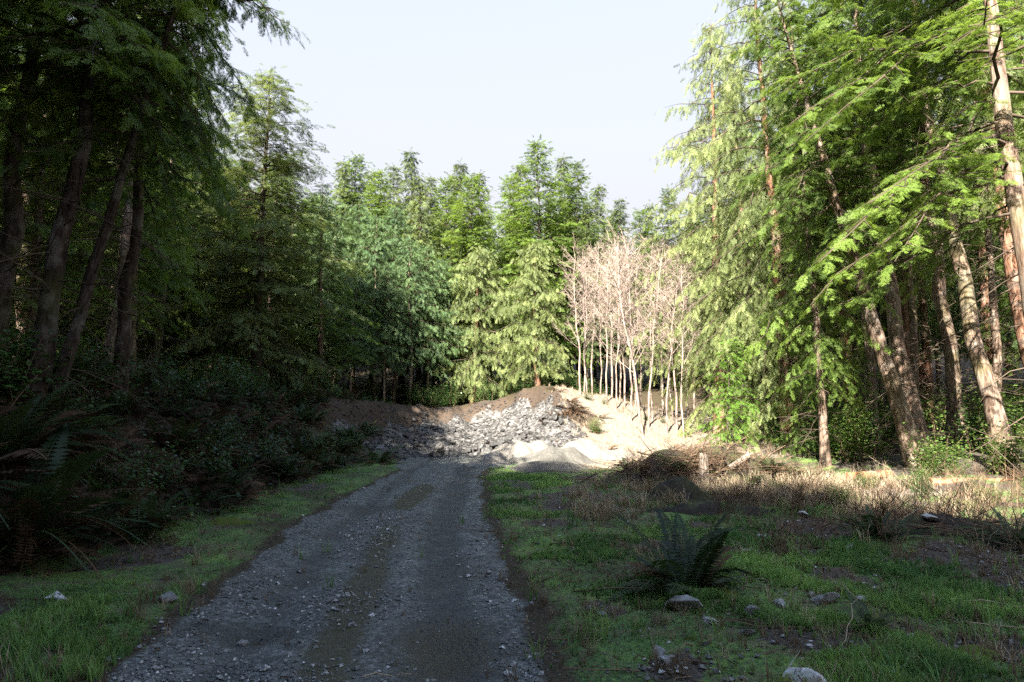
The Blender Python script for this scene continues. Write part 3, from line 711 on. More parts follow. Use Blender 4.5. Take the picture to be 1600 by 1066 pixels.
def fern_mesh(seed, n=26, L=.85, mat='fern', up=(.2, 1.0), name='fronds'):
    r = np.random.default_rng(seed); mb = MB()
    az = np.arange(n) * 2.399 + r.normal(0, .3, n); el = r.uniform(up[0], up[1], n)
    X = np.stack([np.cos(az) * np.cos(el), np.sin(az) * np.cos(el), np.sin(el)], -1)
    Nn = np.stack([-np.cos(az) * np.sin(el), -np.sin(az) * np.sin(el), np.cos(el)], -1) + r.normal(0, .15, (n, 3))
    pos = np.stack([np.cos(az) * .05, np.sin(az) * .05, np.zeros(n)], -1)
    sz = L * r.uniform(.4, 1.2, n); ti = r.uniform(.2, .8, n); w = r.integers(0, 3, n)
    for k in range(3): inst(mb, FR[k], pos[w == k], X[w == k], Nn[w == k], sz[w == k], ti[w == k])
    return mb.mesh(name, M[mat])
FERN = [fern_mesh(700 + i) for i in range(3)]
FERN_B = [fern_mesh(710 + i, 16, .8, 'fern_brown', (-.1, .7), 'dead_fronds') for i in range(2)]
FERN_UP = fern_mesh(720, 32, .82, 'fern', (.1, 1.0))
LONG = fern_mesh(730, 40, 1.45, 'fern', (.1, 1.0)); LONG_B = fern_mesh(731, 26, 1.35, 'fern_brown', (-.1, .8), 'dead_fronds')

def stalks(seed, n, h, spread):
    r = np.random.default_rng(seed); mb = MB(); q = np.linspace(0, 1, 5); P, Rr = [], []
    for i in range(n):
        b = np.array([r.normal(0, spread), r.normal(0, spread), -.05]); hh = h * r.uniform(.4, 1.1); d = np.array([r.normal(0, .35), r.normal(0, .35), 1.0])
        pts = b + d * (hh * q)[:, None] + np.array([d[0], d[1], -.3]) * (hh * .4 * q ** 2)[:, None]
        P.append(pts); Rr.append(.007 * (1 - .6 * q))
        for e in range(3):
            j = r.integers(1, 4); v = d + r.normal(0, .6, 3); l = hh * r.uniform(.15, .35)
            P.append(pts[j] + v * (l * q)[:, None]); Rr.append(.0045 * (1 - .5 * q))
    tubes(mb, np.array(P), np.array(Rr), 3, np.clip(r.normal(.5, .25, len(P)), 0, 1))
    return mb.mesh('stems', M['stem'])
STK0 = stalks(999, 18, 1.0, .25)
leafV = np.array([[0, 0, 0], [.35, .28, .03], [.75, .24, .0], [1, 0, -.08], [.75, -.24, 0], [.35, -.28, .03]], float)
LEAF = (leafV, np.array([[0, 1, 2, 5], [5, 2, 3, 4]]), np.full(6, .5))
def shrub(seed, h, w, nst, nl, ls, mat, stemmat='stem'):
    r = np.random.default_rng(seed); st = MB(); lf = MB(); P, D, Nn = [], [], []
    q = np.linspace(0, 1, 6)
    SPt, SRd = [], []
    for i in range(nst):
        a = r.uniform(0, 6.283); lean = r.uniform(.1, 1) * w * .8; hh = h * r.uniform(.55, 1.05)
        b = np.array([r.normal(0, w * .25), r.normal(0, w * .25), -.1])
        pts = b + np.array([math.cos(a) * lean, math.sin(a) * lean, 0]) * (q ** 1.4)[:, None] + np.array([0, 0, hh]) * q[:, None] + r.normal(0, .03 * h, (6, 3)) * q[:, None]
        SPt.append(pts); SRd.append(.009 * (1 - .75 * q))
        for k in range(nl // nst):
            f = r.uniform(.25, 1) ; p = np.array([np.interp(f, q, pts[:, j]) for j in range(3)]) + r.normal(0, .07 * h + .03, 3)
            v = r.normal(0, 1, 3); v[2] = abs(v[2]) * .3 - .15
            P.append(p); D.append(v); Nn.append(np.array([r.normal(0, .5), r.normal(0, .5), 1]))
    tubes(st, np.array(SPt), np.array(SRd), 4)
    inst(lf, LEAF, np.array(P), np.array(D), np.array(Nn), ls * r.uniform(.6, 1.25, len(P)), r.uniform(.15, .85, len(P)))
    return [('stems', st.mesh('stems', M[stemmat], True)), ('leaves', lf.mesh('leaves', M[mat]))]
SHR = [shrub(800 + i, 1.0, .7, 14, 900, .075, 'salal') for i in range(3)]
BUSH = [shrub(810 + i, 1.3, .8, 16, 1500, .07, 'bush') for i in range(2)]

def place(name, parts, label, cat, x, y, sc, group=None, tilt=(0, 0)):
    return thing(name, parts, label, cat, (x, y, gz(x, y) - .02), (tilt[0], tilt[1], rng.uniform(0, 6.28)), sc, group)
# singled-out ferns
P2 = lambda me, nm='fronds': [(nm, me)]
place('sword_fern', [('fronds', FERN_UP), ('dead_fronds', FERN_B[1])], 'dark sword fern with upright arching fronds alone in the grass, behind the split grey rock', 'fern', 1.62, 6.55, 1.15)
place('sword_fern', P2(FERN[1]), 'small ragged fern in the grass beyond the long pale flat rock', 'fern', 2.75, 5.45, .42)
place('sword_fern', P2(FERN[0]), 'dark sword fern among dry stalks at the right of the meadow', 'fern', 4.7, 9.0, .85)
place('sword_fern', P2(FERN[2]), 'yellowing fern beside the dark soil heap near the right edge', 'fern', 6.2, 8.6, .8)
place('sword_fern', [('fronds', LONG), ('dead_fronds', LONG_B)], 'huge dark fern clump with long dead fronds filling the left foreground', 'fern', -5.35, 7.6, 1.15)
place('sword_fern', [('fronds', LONG), ('dead_fronds', LONG_B)], 'large dark fern clump above the huge foreground fern', 'fern', -6.4, 8.6, 1.2)
place('sword_fern', [('fronds', LONG), ('dead_fronds', LONG_B)], 'dark fern clump cut by the left edge of the view', 'fern', -6.2, 6.9, 1.1)
place('sword_fern', P2(FERN_UP), 'upright dark fern at the foot of the bank, right of the huge foreground fern', 'fern', -4.75, 8.9, 1.0)
place('sword_fern', [('fronds', FERN[0]), ('dead_fronds', FERN_B[0])], 'round dark fern clump at the bend where the road meets the pit', 'fern', -4.2, 21.6, 1.25)
for i in range(100):
    y = rng.uniform(8.5, 27); x = bank_toe(y) - rng.uniform(.25, 4.6)
    place('sword_fern', [('fronds', FERN[i % 3]), ('dead_fronds', FERN_B[i % 2])], 'dark sword fern with brown dead fronds on the shaded left bank', 'fern', x, y, rng.uniform(.7, 1.15), 'ferns on the shaded left bank')
for i in range(46):
    y = rng.uniform(9, 34); x = bank_toe(y) - rng.uniform(2.6, 7.5)
    if pit_e(x, y) < 1.0 and y > 22: continue
    place('shrub', SHR[i % 3], 'dark leafy shrub under the trees along the top of the left bank', 'shrub', x, y, rng.uniform(.8, 1.5), 'shrubs along the top of the left bank')
for i in range(40):
    y = rng.uniform(8.8, 26); x = bank_toe(y) - rng.uniform(.4, 4.2)
    place('shrub', SHR[i % 3], 'low dark shrub among the ferns on the face of the left bank', 'shrub', x, y, rng.uniform(.45, .95), 'low shrubs on the face of the left bank')
c = 0
while c < 46:
    x = rng.uniform(-9, 5.5); y = rng.uniform(33, 41)
    if pit_e(x, y) < 1.0 or (x > 0 and y < 36): continue
    place('shrub', SHR[c % 3], 'dark leafy shrub at the foot of the wood behind the pit rim', 'shrub', x, y, rng.uniform(.8, 1.5), 'shrubs behind the pit rim'); c += 1
for i in range(16):
    x = rng.uniform(9.8, 15); y = rng.uniform(14.2, 17.0) if x > 11 else rng.uniform(15.2, 17)
    place('shrub', BUSH[i % 2], 'fresh green leafy bush below the trees at the right edge', 'shrub', x, y, rng.uniform(.55, 1.0), 'green bushes below the right-hand trees')
for i in range(40):
    x = rng.uniform(8.2, 24); y = rng.uniform(18.5, 27)
    if not free(x, y, .6): continue
    place('shrub', (SHR + BUSH)[i % 5], 'leafy shrub growing among the trunks behind the right meadow edge', 'shrub', x, y, rng.uniform(.8, 1.6), 'shrubs among the right-hand trunks')

for i in range(12):
    x, y = rng.normal(2.6, .7), rng.normal(28.3, 1.2)
    place('dead_bracken', [('dead_fronds', FERN_B[i % 2])], 'reddish-brown dead bracken on the sunny slope right of the pit rubble', 'bracken', x, y, rng.uniform(.7, 1.2), 'dead bracken on the sunny slope')
for i in range(26):
    x, y = rng.uniform(2.6, 9.5), rng.uniform(20.5, 31)
    place('weed', [[('stems', STK0)], SHR[0], [('stems', STK0)], [('dead_fronds', FERN_B[0])]][i % 4], 'low scrubby weed on the sunny bare clearing below the alders', 'weed', x, y, rng.uniform(.25, .6), 'scrubby weeds on the sunny clearing')
place('broom_bush', BUSH[0], 'small bright green bush alone on the sunny slope beside the pit', 'bush', 3.3, 27.0, .6)
for i in range(5):
    place('weed', [('stems', STK0)], 'wispy weeds on the grey gravel pile', 'weeds', 1.1 + .25 * i, 21.4 + .1 * (i % 3), .4, 'weeds on the grey gravel pile')

# ----------------------------------------------------------------- rocks
def mound(name, seed, sx, sy, h, mat, rough=.25, n=56, freq=1.6):
    r = np.random.default_rng(seed); mb = MB()
    u = np.linspace(-1, 1, n); A, B = np.meshgrid(u, u, indexing='ij')
    d = np.sqrt(A ** 2 + B ** 2) + .22 * fbm(A * 1.7 + seed, B * 1.7, 3)
    Z = h * (1 - sst(0, 1, d)) + rough * h * fbm(A * sx * freq + seed * 3, B * sy * freq, 4) * (1 - sst(.7, 1.0, d)) - .12 * sst(.8, 1.15, d)
    V = np.stack([A * sx, B * sy, Z], -1).reshape(-1, 3); i, j = np.meshgrid(np.arange(n - 1), np.arange(n - 1), indexing='ij')
    F = np.stack([i * n + j, (i + 1) * n + j, (i + 1) * n + j + 1, i * n + j + 1], -1).reshape(-1, 4)
    mb.add(V, F); return mb.mesh(name, M[mat], True)
MOSSM = mound('moss_cushion', 21, .2, .15, .06, 'moss', .4, 24, 6)
def rock_mesh(seed, mat, sq=(1, .8, .55), n=12, name='rock', sub=2, rough=.03):
    r = np.random.default_rng(seed); bm = bmesh.new()
    for i in range(n):
        v = nrm(r.normal(0, 1, 3)) * np.array(sq) * .5 * r.uniform(.85, 1.05)
        bm.verts.new(v)
    g = bmesh.ops.convex_hull(bm, input=bm.verts)
    bmesh.ops.delete(bm, geom=[v for v in bm.verts if not v.link_faces], context='VERTS')
    bmesh.ops.bevel(bm, geom=bm.edges[:], offset=.015, segments=1, affect='EDGES')
    bmesh.ops.triangulate(bm, faces=bm.faces[:])
    for k in range(sub): bmesh.ops.subdivide_edges(bm, edges=bm.edges[:], cuts=1, use_grid_fill=True)
    for v in bm.verts:
        v.co += v.co.normalized() * rough * mnoise.fractal(v.co * 4 + Vector((seed, 0, 0)), 1.0, 2.0, 3)
    me = bpy.data.meshes.new(name); bm.to_mesh(me); bm.free()
    me.materials.append(M[mat])
    a = me.attributes.new('tint', 'FLOAT', 'POINT'); a.data.foreach_set('value', np.full(len(me.vertices), .5, dtype=np.float32))
    return me
ROCK = [rock_mesh(900 + i, 'rock', (1, .8, .6)) for i in range(5)]
ROCKP = [rock_mesh(930 + i, 'rock_pit', (1, .75, .6)) for i in range(5)]
ROCKM = [rock_mesh(910 + i, 'rock_moss', (1, .75, .45)) for i in range(3)]
FLAT = [rock_mesh(920 + i, 'rock_moss', (1, .6, .32)) for i in range(3)]
def rock(me, x, y, s, label, group=None, dz=.15, rz=None, tilt=0.0, name='rock'):
    rz = rng.uniform(0, 6.28) if rz is None else rz
    return single(name, me, label, 'rock', (x, y, gz(x, y) + s * dz), (tilt, rng.normal(0, .1), rz), s, group)
rock(ROCK[0], -3.06, 6.28, .21, 'single grey block of rock in the grass left of the road', rz=.3)
rock(ROCKM[0], -3.95, 6.15, .24, 'dark rock under the huge fern at the left', dz=.05)
rock(ROCKM[1], -4.45, 5.85, .30, 'low mossy rock deeper under the huge fern at the left', dz=.0)
rock(FLAT[0], 1.40, 5.72, .42, 'split slab of grey rock leaning in front of the lone fern', rz=-.6, tilt=.25, dz=.12)
rock(FLAT[1], 1.55, 5.55, .26, 'flat shard lying against the split grey slab', rz=-.4, dz=.03)
rock(ROCK[1], 2.70, 6.05, .27, 'pale rounded rock in the middle of the right grass', dz=.1)
rock(FLAT[2], 3.02, 6.1, .24, 'thin pale shard right of the pale rounded rock', dz=.05)
rock(ROCK[2], 1.02, 4.7, .19, 'bluish grey rock on the gravelly patch at the bottom of the grass', dz=.15)
rock(FLAT[1], 1.80, 4.35, .42, 'long pale flat rock at the bottom edge of the grass', rz=-.3, dz=.05)
rock(ROCK[3], .75, 5.9, .11, 'small grey rock left of the split slab', dz=.1)
rock(ROCK[3], 1.95, 5.75, .15, 'small grey rock right of the split slab', dz=.1)
rock(FLAT[0], 4.15, 5.25, .32, 'pale flat rock near the right edge beyond the moss cushion', dz=.05)
rock(FLAT[2], 5.7, 9.5, .34, 'white-topped rock lying on the dark soil heap at the right', dz=.75, tilt=.3)
rock(ROCK[4], 2.78, 8.3, .22, 'pale rock on a bare patch behind the lone fern', dz=.2)
rock(ROCK[0], 1.9, 7.6, .24, 'grey rock half hidden by the lone fern', dz=.2)
rock(ROCK[1], 4.0, 8.3, .22, 'pale rock in front of the fern among dry stalks', dz=.05)
rock(ROCK[2], 3.5, 11.6, .22, 'pale rock on the low dark heap before the dry grass', dz=.3)
rock(ROCK[4], 4.45, 10.6, .26, 'upright pale stone among dry stalks', dz=.4)
# stones on the road
for k, (px, py, s, lab) in enumerate([(558, 958, .10, 'brick-shaped pale stone on the mossy centre strip'), (581, 992, .085, 'pale stone nearer than the brick-shaped one on the centre strip'), (677, 1022, .07, 'small white stone in the dark damp hollow'), (320, 1060, .15, 'broad pale stone at the bottom of the left wheel track'), (528, 923, .09, 'flat pale stone on the left wheel track beyond the brick-shaped one'), (802, 1012, .065, 'small pale stone right of the dark damp hollow'), (600, 1062, .07, 'pale stone at the very bottom of the road centre'), (478, 876, .09, 'long pale stone far up the left wheel track'), (617, 923, .06, 'tiny pale stone at the top of the right wheel track'), (785, 985, .07, 'thin pale stone at the right road edge'), (650, 892, .06, 'tiny pale stone on the middle of the right wheel track'), (395, 966, .10, 'pale stone beside the left damp hollow')]):
    Yd = 1.7 * 1067 / (py - 640); rock((FLAT + ROCK)[k % 8], at_px(px, Yd), Yd, s * 1.1, lab, dz=.12, name='stone')
for k in range(24):
    x, y = rng.uniform(.7, 5.2), 1 / rng.uniform(1 / 10.5, 1 / 4.2)
    rock((ROCK + FLAT)[k % 8], x, y, rng.uniform(.05, .17), 'small grey stone scattered in the right-hand grass', 'small stones in the right-hand grass', dz=.15, name='stone')
for k in range(16):
    x, y = rng.uniform(.6, 5.0), 1 / rng.uniform(1 / 9.5, 1 / 4.0)
    single('moss_cushion', MOSSM, 'small low moss cushion in the right-hand grass', 'moss', (x, y, gz(x, y) - .015), (0, 0, rng.uniform(0, 6.28)), rng.uniform(.5, 1.2), 'small moss cushions in the right-hand grass')
for k in range(15):
    x, y = rng.uniform(5.0, 11), rng.uniform(11.5, 15.5)
    place('weed', [(n_, m_) for n_, m_ in (BUSH + SHR)[k % 5]], 'low green leafy weed in the strip of dry grass', 'weed', x, y, rng.uniform(.25, .45), 'leafy weeds in the dry grass')
# boulders heaped in the pit
c = 0
while c < 150:
    if c < 90: x, y = rng.normal(-.5, 1.1), rng.normal(26.9, 0.8)
    else: x, y = rng.uniform(-6, 2.4), rng.uniform(25.5, 33.2)
    e = pit_e(x, y)
    if e < .30 or e > .90 or x > 2.0 or y < 25: continue
    s = rng.uniform(.22, .62) if c < 90 else rng.uniform(.15, .38)
    rock(ROCKP[c % 5], x, y, s, 'broken grey boulder in the rubble slope of the gravel pit', 'boulders on the pit slope', dz=rng.uniform(.0, .32), tilt=rng.normal(0, .6), name='boulder'); c += 1

def small_rock_tpl(seed):
    r = np.random.default_rng(seed)
    V = np.array([[1, 0, 0], [0, .8, 0], [-1, 0, 0], [0, -.8, 0], [0, 0, .6], [0, 0, -.6], ], float) * .5 * r.uniform(.7, 1.25, (6, 3)) + r.normal(0, .05, (6, 3))
    F = np.array([[0, 1, 4], [1, 2, 4], [2, 3, 4], [3, 0, 4], [1, 0, 5], [2, 1, 5], [3, 2, 5], [0, 3, 5]])
    return V, F, np.full(6, .5)
PEB = [small_rock_tpl(i) for i in range(4)]
def scatter_stones(name, xs, ys, sz, mat, lift=.1):
    mb = MB(); n = len(xs); z = height(xs, ys) + sz * lift
    a = rng.uniform(0, 6.283, n); X = np.stack([np.cos(a), np.sin(a), rng.normal(0, .2, n)], -1)
    Nn = np.stack([rng.normal(0, .3, n), rng.normal(0, .3, n), np.ones(n)], -1); w = rng.integers(0, 4, n); ti = rng.beta(2, 2, n)
    P = np.stack([xs, ys, z], -1)
    for k in range(4): inst(mb, PEB[k], P[w == k], X[w == k], Nn[w == k], sz[w == k], ti[w == k])
    return tag(link(name, mb.mesh(name, M[mat])), kind='stuff')
def samp(n, x0, x1, y0, y1, f, near=True):
    """n random points in a rectangle, kept with probability f(x,y); denser near the viewer"""
    X_, Y_ = [], []; tot = 0
    while tot < n:
        m = n * 2
        x = rng.uniform(x0, x1, m)
        y = (y0 ** -1 + (y1 ** -1 - y0 ** -1) * rng.random(m)) ** -1 if near else rng.uniform(y0, y1, m)
        k = rng.random(m) < f(x, y); X_.append(x[k]); Y_.append(y[k]); tot += int(k.sum())
        if k.sum() == 0: break
    return np.concatenate(X_)[:n], np.concatenate(Y_)[:n]
fr = lambda x, y: a_road(x, y) * (1 - .75 * a_track(x, y)) * (1 - .8 * a_wet(x, y)) * (.25 + .9 * np.exp(-((x - road_c(y) + .55) / .6) ** 2) * (y < 12) + .3 * (np.abs(x - road_c(y)) > road_hw(y) - .3)) * np.clip(.5 + 1.6 * fbm(x * 1.1, y * 1.1, 3), .05, 1)
xs, ys = samp(12000, -4.5, 2, 3.2, 24, fr)
scatter_stones('gravel', xs, ys, .009 + .034 * rng.random(len(xs)) ** 3 + .04 * (rng.random(len(xs)) < .035), 'stone', .15)
fp = lambda x, y: np.maximum(a_pit(x, y), .25 * a_road(x, y) * (y > 24))
xs, ys = samp(9000, -8, 3, 23, 34, fp, False)
scatter_stones('rubble', xs, ys, .035 + .15 * rng.random(len(xs)) ** 3.5, 'rock_pit', .05)
fm = lambda x, y: np.clip(.05 + a_bare(x, y) * .6 + .9 * np.exp(-(((x - 1.15) / .35) ** 2 + ((y - 4.55) / .5) ** 2)), 0, 1)
xs, ys = samp(1500, .3, 6, 3.6, 13, fm)
scatter_stones('loose_stones', xs, ys, .015 + .05 * rng.random(len(xs)) ** 3, 'stone', .2)

# ----------------------------------------------------------------- grass
def tuft(seed, nb=10, h=1.0, spread=.35, wd=.035, lean=.5):
    r = np.random.default_rng(seed); V, F = [], []
    for i in range(nb):
        a = r.uniform(0, 6.283); b = np.array([r.normal(0, spread * .4), r.normal(0, spread * .4), -.05]); hh = h * r.uniform(.5, 1.1); ln = r.uniform(.1, 1) * lean
        d = np.array([math.cos(a), math.sin(a), 0]); s = np.array([-d[1], d[0], 0]) * wd
        m = b + d * ln * .35 * hh + np.array([0, 0, .62 * hh]); t = b + d * ln * hh + np.array([0, 0, hh])
        k = len(V); V += [b - s, b + s, m + s * .8, m - s * .8, t]; F += [[k, k + 1, k + 2, k + 3], [k + 3, k + 2, k + 4, k + 4]]
    V = np.array(V); 
    return V, np.array(F), np.tile([.35, .35, .5, .5, .7], nb)
def tuft_tri(seed, **kw):
    V, F, t = tuft(seed, **kw)
    T_ = []
    for f in F:
        if f[2] == f[3]: T_.append(f[:3])
        else: T_ += [f[[0, 1, 2]], f[[0, 2, 3]]]
    return V, np.array(T_), t
TUF = [tuft_tri(i) for i in range(3)]
TUFD = [tuft_tri(10 + i, nb=12, lean=.9, wd=.018, spread=.3) for i in range(3)]
def grass_obj(name, xs, ys, sz, tpl, mat, ti):
    mb = MB(); n = len(xs); z = height(xs, ys); a = rng.uniform(0, 6.283, n)
    X = np.stack([np.cos(a), np.sin(a), np.zeros(n)], -1); Nn = np.stack([rng.normal(0, .12, n), rng.normal(0, .12, n), np.ones(n)], -1); w = rng.integers(0, 3, n)
    P = np.stack([xs, ys, z], -1)
    for k in range(3): inst(mb, tpl[k], P[w == k], X[w == k], Nn[w == k], sz[w == k], ti[w == k])
    return tag(link(name, mb.mesh(name, M[mat])), kind='stuff')
fg = lambda x, y: np.clip(a_moss(x, y) * (1 - a_road(x, y)) * (1 - .9 * a_bare(x, y)) * (1 - .8 * a_dry(x, y)) * np.clip(.22 + 2.4 * fbm(x * .8 + 5, y * .8, 3), .03, 1) * (1 - .55 * sst(2, 4.5, x)) * (1 - .93 * sst(.06, .16, fbm(x * 1.15 + 70, y * 1.15 + 3, 4))), 0, 1)
xs, ys = samp(34000, -1.2, 9, 3.4, 22, fg)
grass_obj('grass', xs, ys, .03 + .065 * rng.random(len(xs)) * np.clip(.55 + fbm(xs * .8 + 5, ys * .8, 3) * 2.2, .15, 1.9), TUF, 'grass', np.clip(.45 + .9 * fbm(xs * .7, ys * .7, 3) + rng.normal(0, .1, len(xs)), 0, 1))
xs, ys = samp(11000, -6, -2, 3.4, 24, fg)
grass_obj('verge_grass', xs, ys, .025 + .09 * rng.random(len(xs)) ** 1.5 * np.clip(.6 + 2 * fbm(xs * .9 + 5, ys * .9, 3), .2, 1.6), TUF, 'grass', np.clip(.45 + .7 * fbm(xs * .7, ys * .7, 3) + rng.normal(0, .1, len(xs)), 0, 1))
fd = lambda x, y: np.clip(a_dry(x, y) * (1 - a_road(x, y)) * (y < 18) * np.clip(.3 + 2.2 * fbm(x * .8, y * .8, 3), .03, 1), 0, 1)
xs, ys = samp(3000, 1, 12, 7, 18, fd, False)
grass_obj('dry_grass', xs, ys, .10 + .24 * rng.random(len(xs)) ** 1.5, TUFD, 'drygrass', np.clip(rng.normal(.5, .2, len(xs)), 0, 1))
fd2 = lambda x, y: np.clip(a_dry(x, y) * (1 - a_road(x, y)) * (y > 18), 0, 1)
xs, ys = samp(3800, 1, 12, 18, 36, fd2, False)
grass_obj('clearing_grass', xs, ys, .05 + .17 * rng.random(len(xs)) ** 2, TUFD, 'drygrass', np.clip(rng.normal(.6, .2, len(xs)), 0, 1))
ft = lambda x, y: np.clip(a_moss(x, y) * (1 - a_road(x, y)) * (.15 + 2.2 * fbm(x * 1.4 + 31, y * 1.4 + 8, 3)), .02, 1)
xs, ys = samp(520, -5.5, 8, 3.8, 17, ft)
grass_obj('tall_grass', xs, ys, .11 + .15 * rng.random(len(xs)), TUFD, 'grass', np.clip(rng.normal(.45, .2, len(xs)), 0, 1))
xs, ys = samp(420, -5.5, 8, 3.8, 17, ft)
grass_obj('straw', xs, ys, .09 + .15 * rng.random(len(xs)), TUFD, 'drygrass', np.clip(rng.normal(.4, .2, len(xs)), 0, 1))
# dead bracken and litter covering the left bank
n = 4200
ys = rng.uniform(6.5, 29, n); xs = bank_toe(ys) - .1 - 4.5 * rng.random(n) ** .9
k = (pit_e(xs, ys) > 1.0) | (ys < 22); xs, ys = xs[k], ys[k]; n = len(xs)
mb = MB(); a = rng.uniform(0, 6.283, n); X = np.stack([np.cos(a), np.sin(a), rng.normal(.1, .35, n)], -1)
Nn = np.stack([rng.normal(0, .4, n), rng.normal(0, .4, n), np.ones(n)], -1); w = rng.integers(0, 3, n)
P = np.stack([xs, ys, height(xs, ys) + .05], -1); sz = rng.uniform(.35, .9, n); ti = rng.beta(2, 3, n)
for q in range(3): inst(mb, FR[q], P[w == q], X[w == q], Nn[w == q], sz[w == q], ti[w == q])
tag(link('dead_bracken', mb.mesh('dead_bracken', M['fern_brown'])), kind='stuff')

n = 15000
ys = rng.uniform(6.0, 33, n); xs = bank_toe(ys) - .2 - 6.5 * rng.random(n)
k = (pit_e(xs, ys) > 1.0) | (ys < 22); xs, ys = xs[k], ys[k]; n = len(xs)
mb = MB(); inst(mb, LEAF, np.stack([xs, ys, height(xs, ys) + .02 + .30 * rng.random(n) ** 2], -1), rng.normal(0, 1, (n, 3)) * [1, 1, .3], np.stack([rng.normal(0, .5, n), rng.normal(0, .5, n), np.ones(n)], -1), rng.uniform(.05, .12, n), rng.uniform(.05, .8, n))
tag(link('undergrowth', mb.mesh('undergrowth', M['salal'])), kind='stuff')
# dead leaves, bark bits and short dead grass lying over the meadow
fl = lambda x, y: np.clip((1 - a_road(x, y)) * (.25 + .75 * a_bare(x, y) + .5 * fbm(x * 1.2 + 3, y * 1.2, 3)), .02, 1)
xs, ys = samp(12000, -6, 9, 3.4, 16, fl); n = len(xs)
mb = MB(); inst(mb, LEAF, np.stack([xs, ys, height(xs, ys) + .012], -1), rng.normal(0, 1, (n, 3)) * [1, 1, .12], np.stack([rng.normal(0, .3, n), rng.normal(0, .3, n), np.ones(n)], -1), np.stack([rng.uniform(.02, .13, n), rng.uniform(.008, .03, n), np.full(n, .03)], -1), rng.beta(2, 2.5, n))
tag(link('leaf_litter', mb.mesh('leaf_litter', M['fern_brown'])), kind='stuff')
xs, ys = samp(4500, -6, 8, 3.4, 14, fl)
grass_obj('dead_grass', xs, ys, .05 + .10 * rng.random(len(xs)) ** 2, TUFD, 'drygrass', np.clip(rng.normal(.2, .15, len(xs)), 0, 1))

# ----------------------------------------------------------------- dry stalks, brambles
STK = [stalks(1000 + i, 26, 1.0, .26) for i in range(3)]
for i in range(60):
    x = rng.uniform(3.0, 10.5); y = np.clip(rng.normal(11.6, 2.0), 7.6, 15.8)
    if rng.random() < .3 and x < 5: continue
    single('dry_stalks', STK[i % 3], 'wispy clump of bare brown stalks at the shaded edge of the dry grass', 'weeds', (x, y, gz(x, y)), (0, 0, rng.uniform(0, 6.28)), rng.uniform(.3, .8), 'brown stalk clumps along the dry grass')

# ----------------------------------------------------------------- heaps, logs, stumps
def heap(name, mat, label, cat, x, y, sx, sy, h, seed, rz=0, rough=.25, freq=1.6):
    return single(name, mound(name, seed, sx, sy, h, mat, rough, freq=freq), label, cat, (x, y, gz(x, y) - .02), (0, 0, rz))
heap('sand_pile', 'sand', 'pale sand pile with a sharp lit ridge in front of the boulders', 'sand pile', .35, 23.0, 2.0, 1.2, .62, 1, .3, .5, 1.3)
heap('sand_pile', 'sand_grey', 'grey weedy gravel pile in front of the pale sand pile', 'gravel pile', 1.35, 21.6, 1.5, .9, .52, 2, 0, .5, 1.4)
heap('sand_pile', 'sand', 'pale sand pile behind the grey weedy pile', 'sand pile', 2.5, 23.6, 1.8, 1.0, .62, 3, .2, .5, 1.4)
heap('sand_pile', 'sand', 'low flat spill of pale sand at the end of the road', 'sand pile', 1.0, 19.9, 1.5, .6, .26, 4, .1, .25, 1.0)
heap('brush_heap', 'soil', 'long dark heap of soil, roots and moss before the sunny clearing', 'debris heap', 4.35, 16.6, 2.6, 1.3, 0.75, 5, -.1, .4, 1.3)
heap('soil_heap', 'soil', 'small black soil heap in front of the long debris heap', 'soil heap', 3.15, 13.0, .75, .45, .36, 6, .2, .8, 3)
heap('soil_heap', 'soil', 'wide black soil heap near the right edge carrying a white-topped rock', 'soil heap', 6.0, 9.6, 1.5, .6, .17, 7, -.2, 1.2, 3)
heap('soil_heap', 'soil', 'low dark ridge of soil under the dry stalks', 'soil heap', 3.4, 11.6, 1.3, .4, .2, 8, .05, 1.0, 3)
heap('moss_cushion', 'moss', 'bright yellow-green moss cushion in the grass near the right edge', 'moss', 3.25, 5.0, .27, .2, .09, 9, 0, .2, 5)
heap('moss_cushion', 'moss', 'bright moss cushion behind the lone fern', 'moss', 2.0, 7.9, .34, .2, .13, 10, 0, .2, 5)
heap('moss_cushion', 'moss', 'yellow moss hump on the left verge beyond the upright fern', 'moss', -4.3, 10.6, .45, .3, .14, 11, .4, .5, 6)
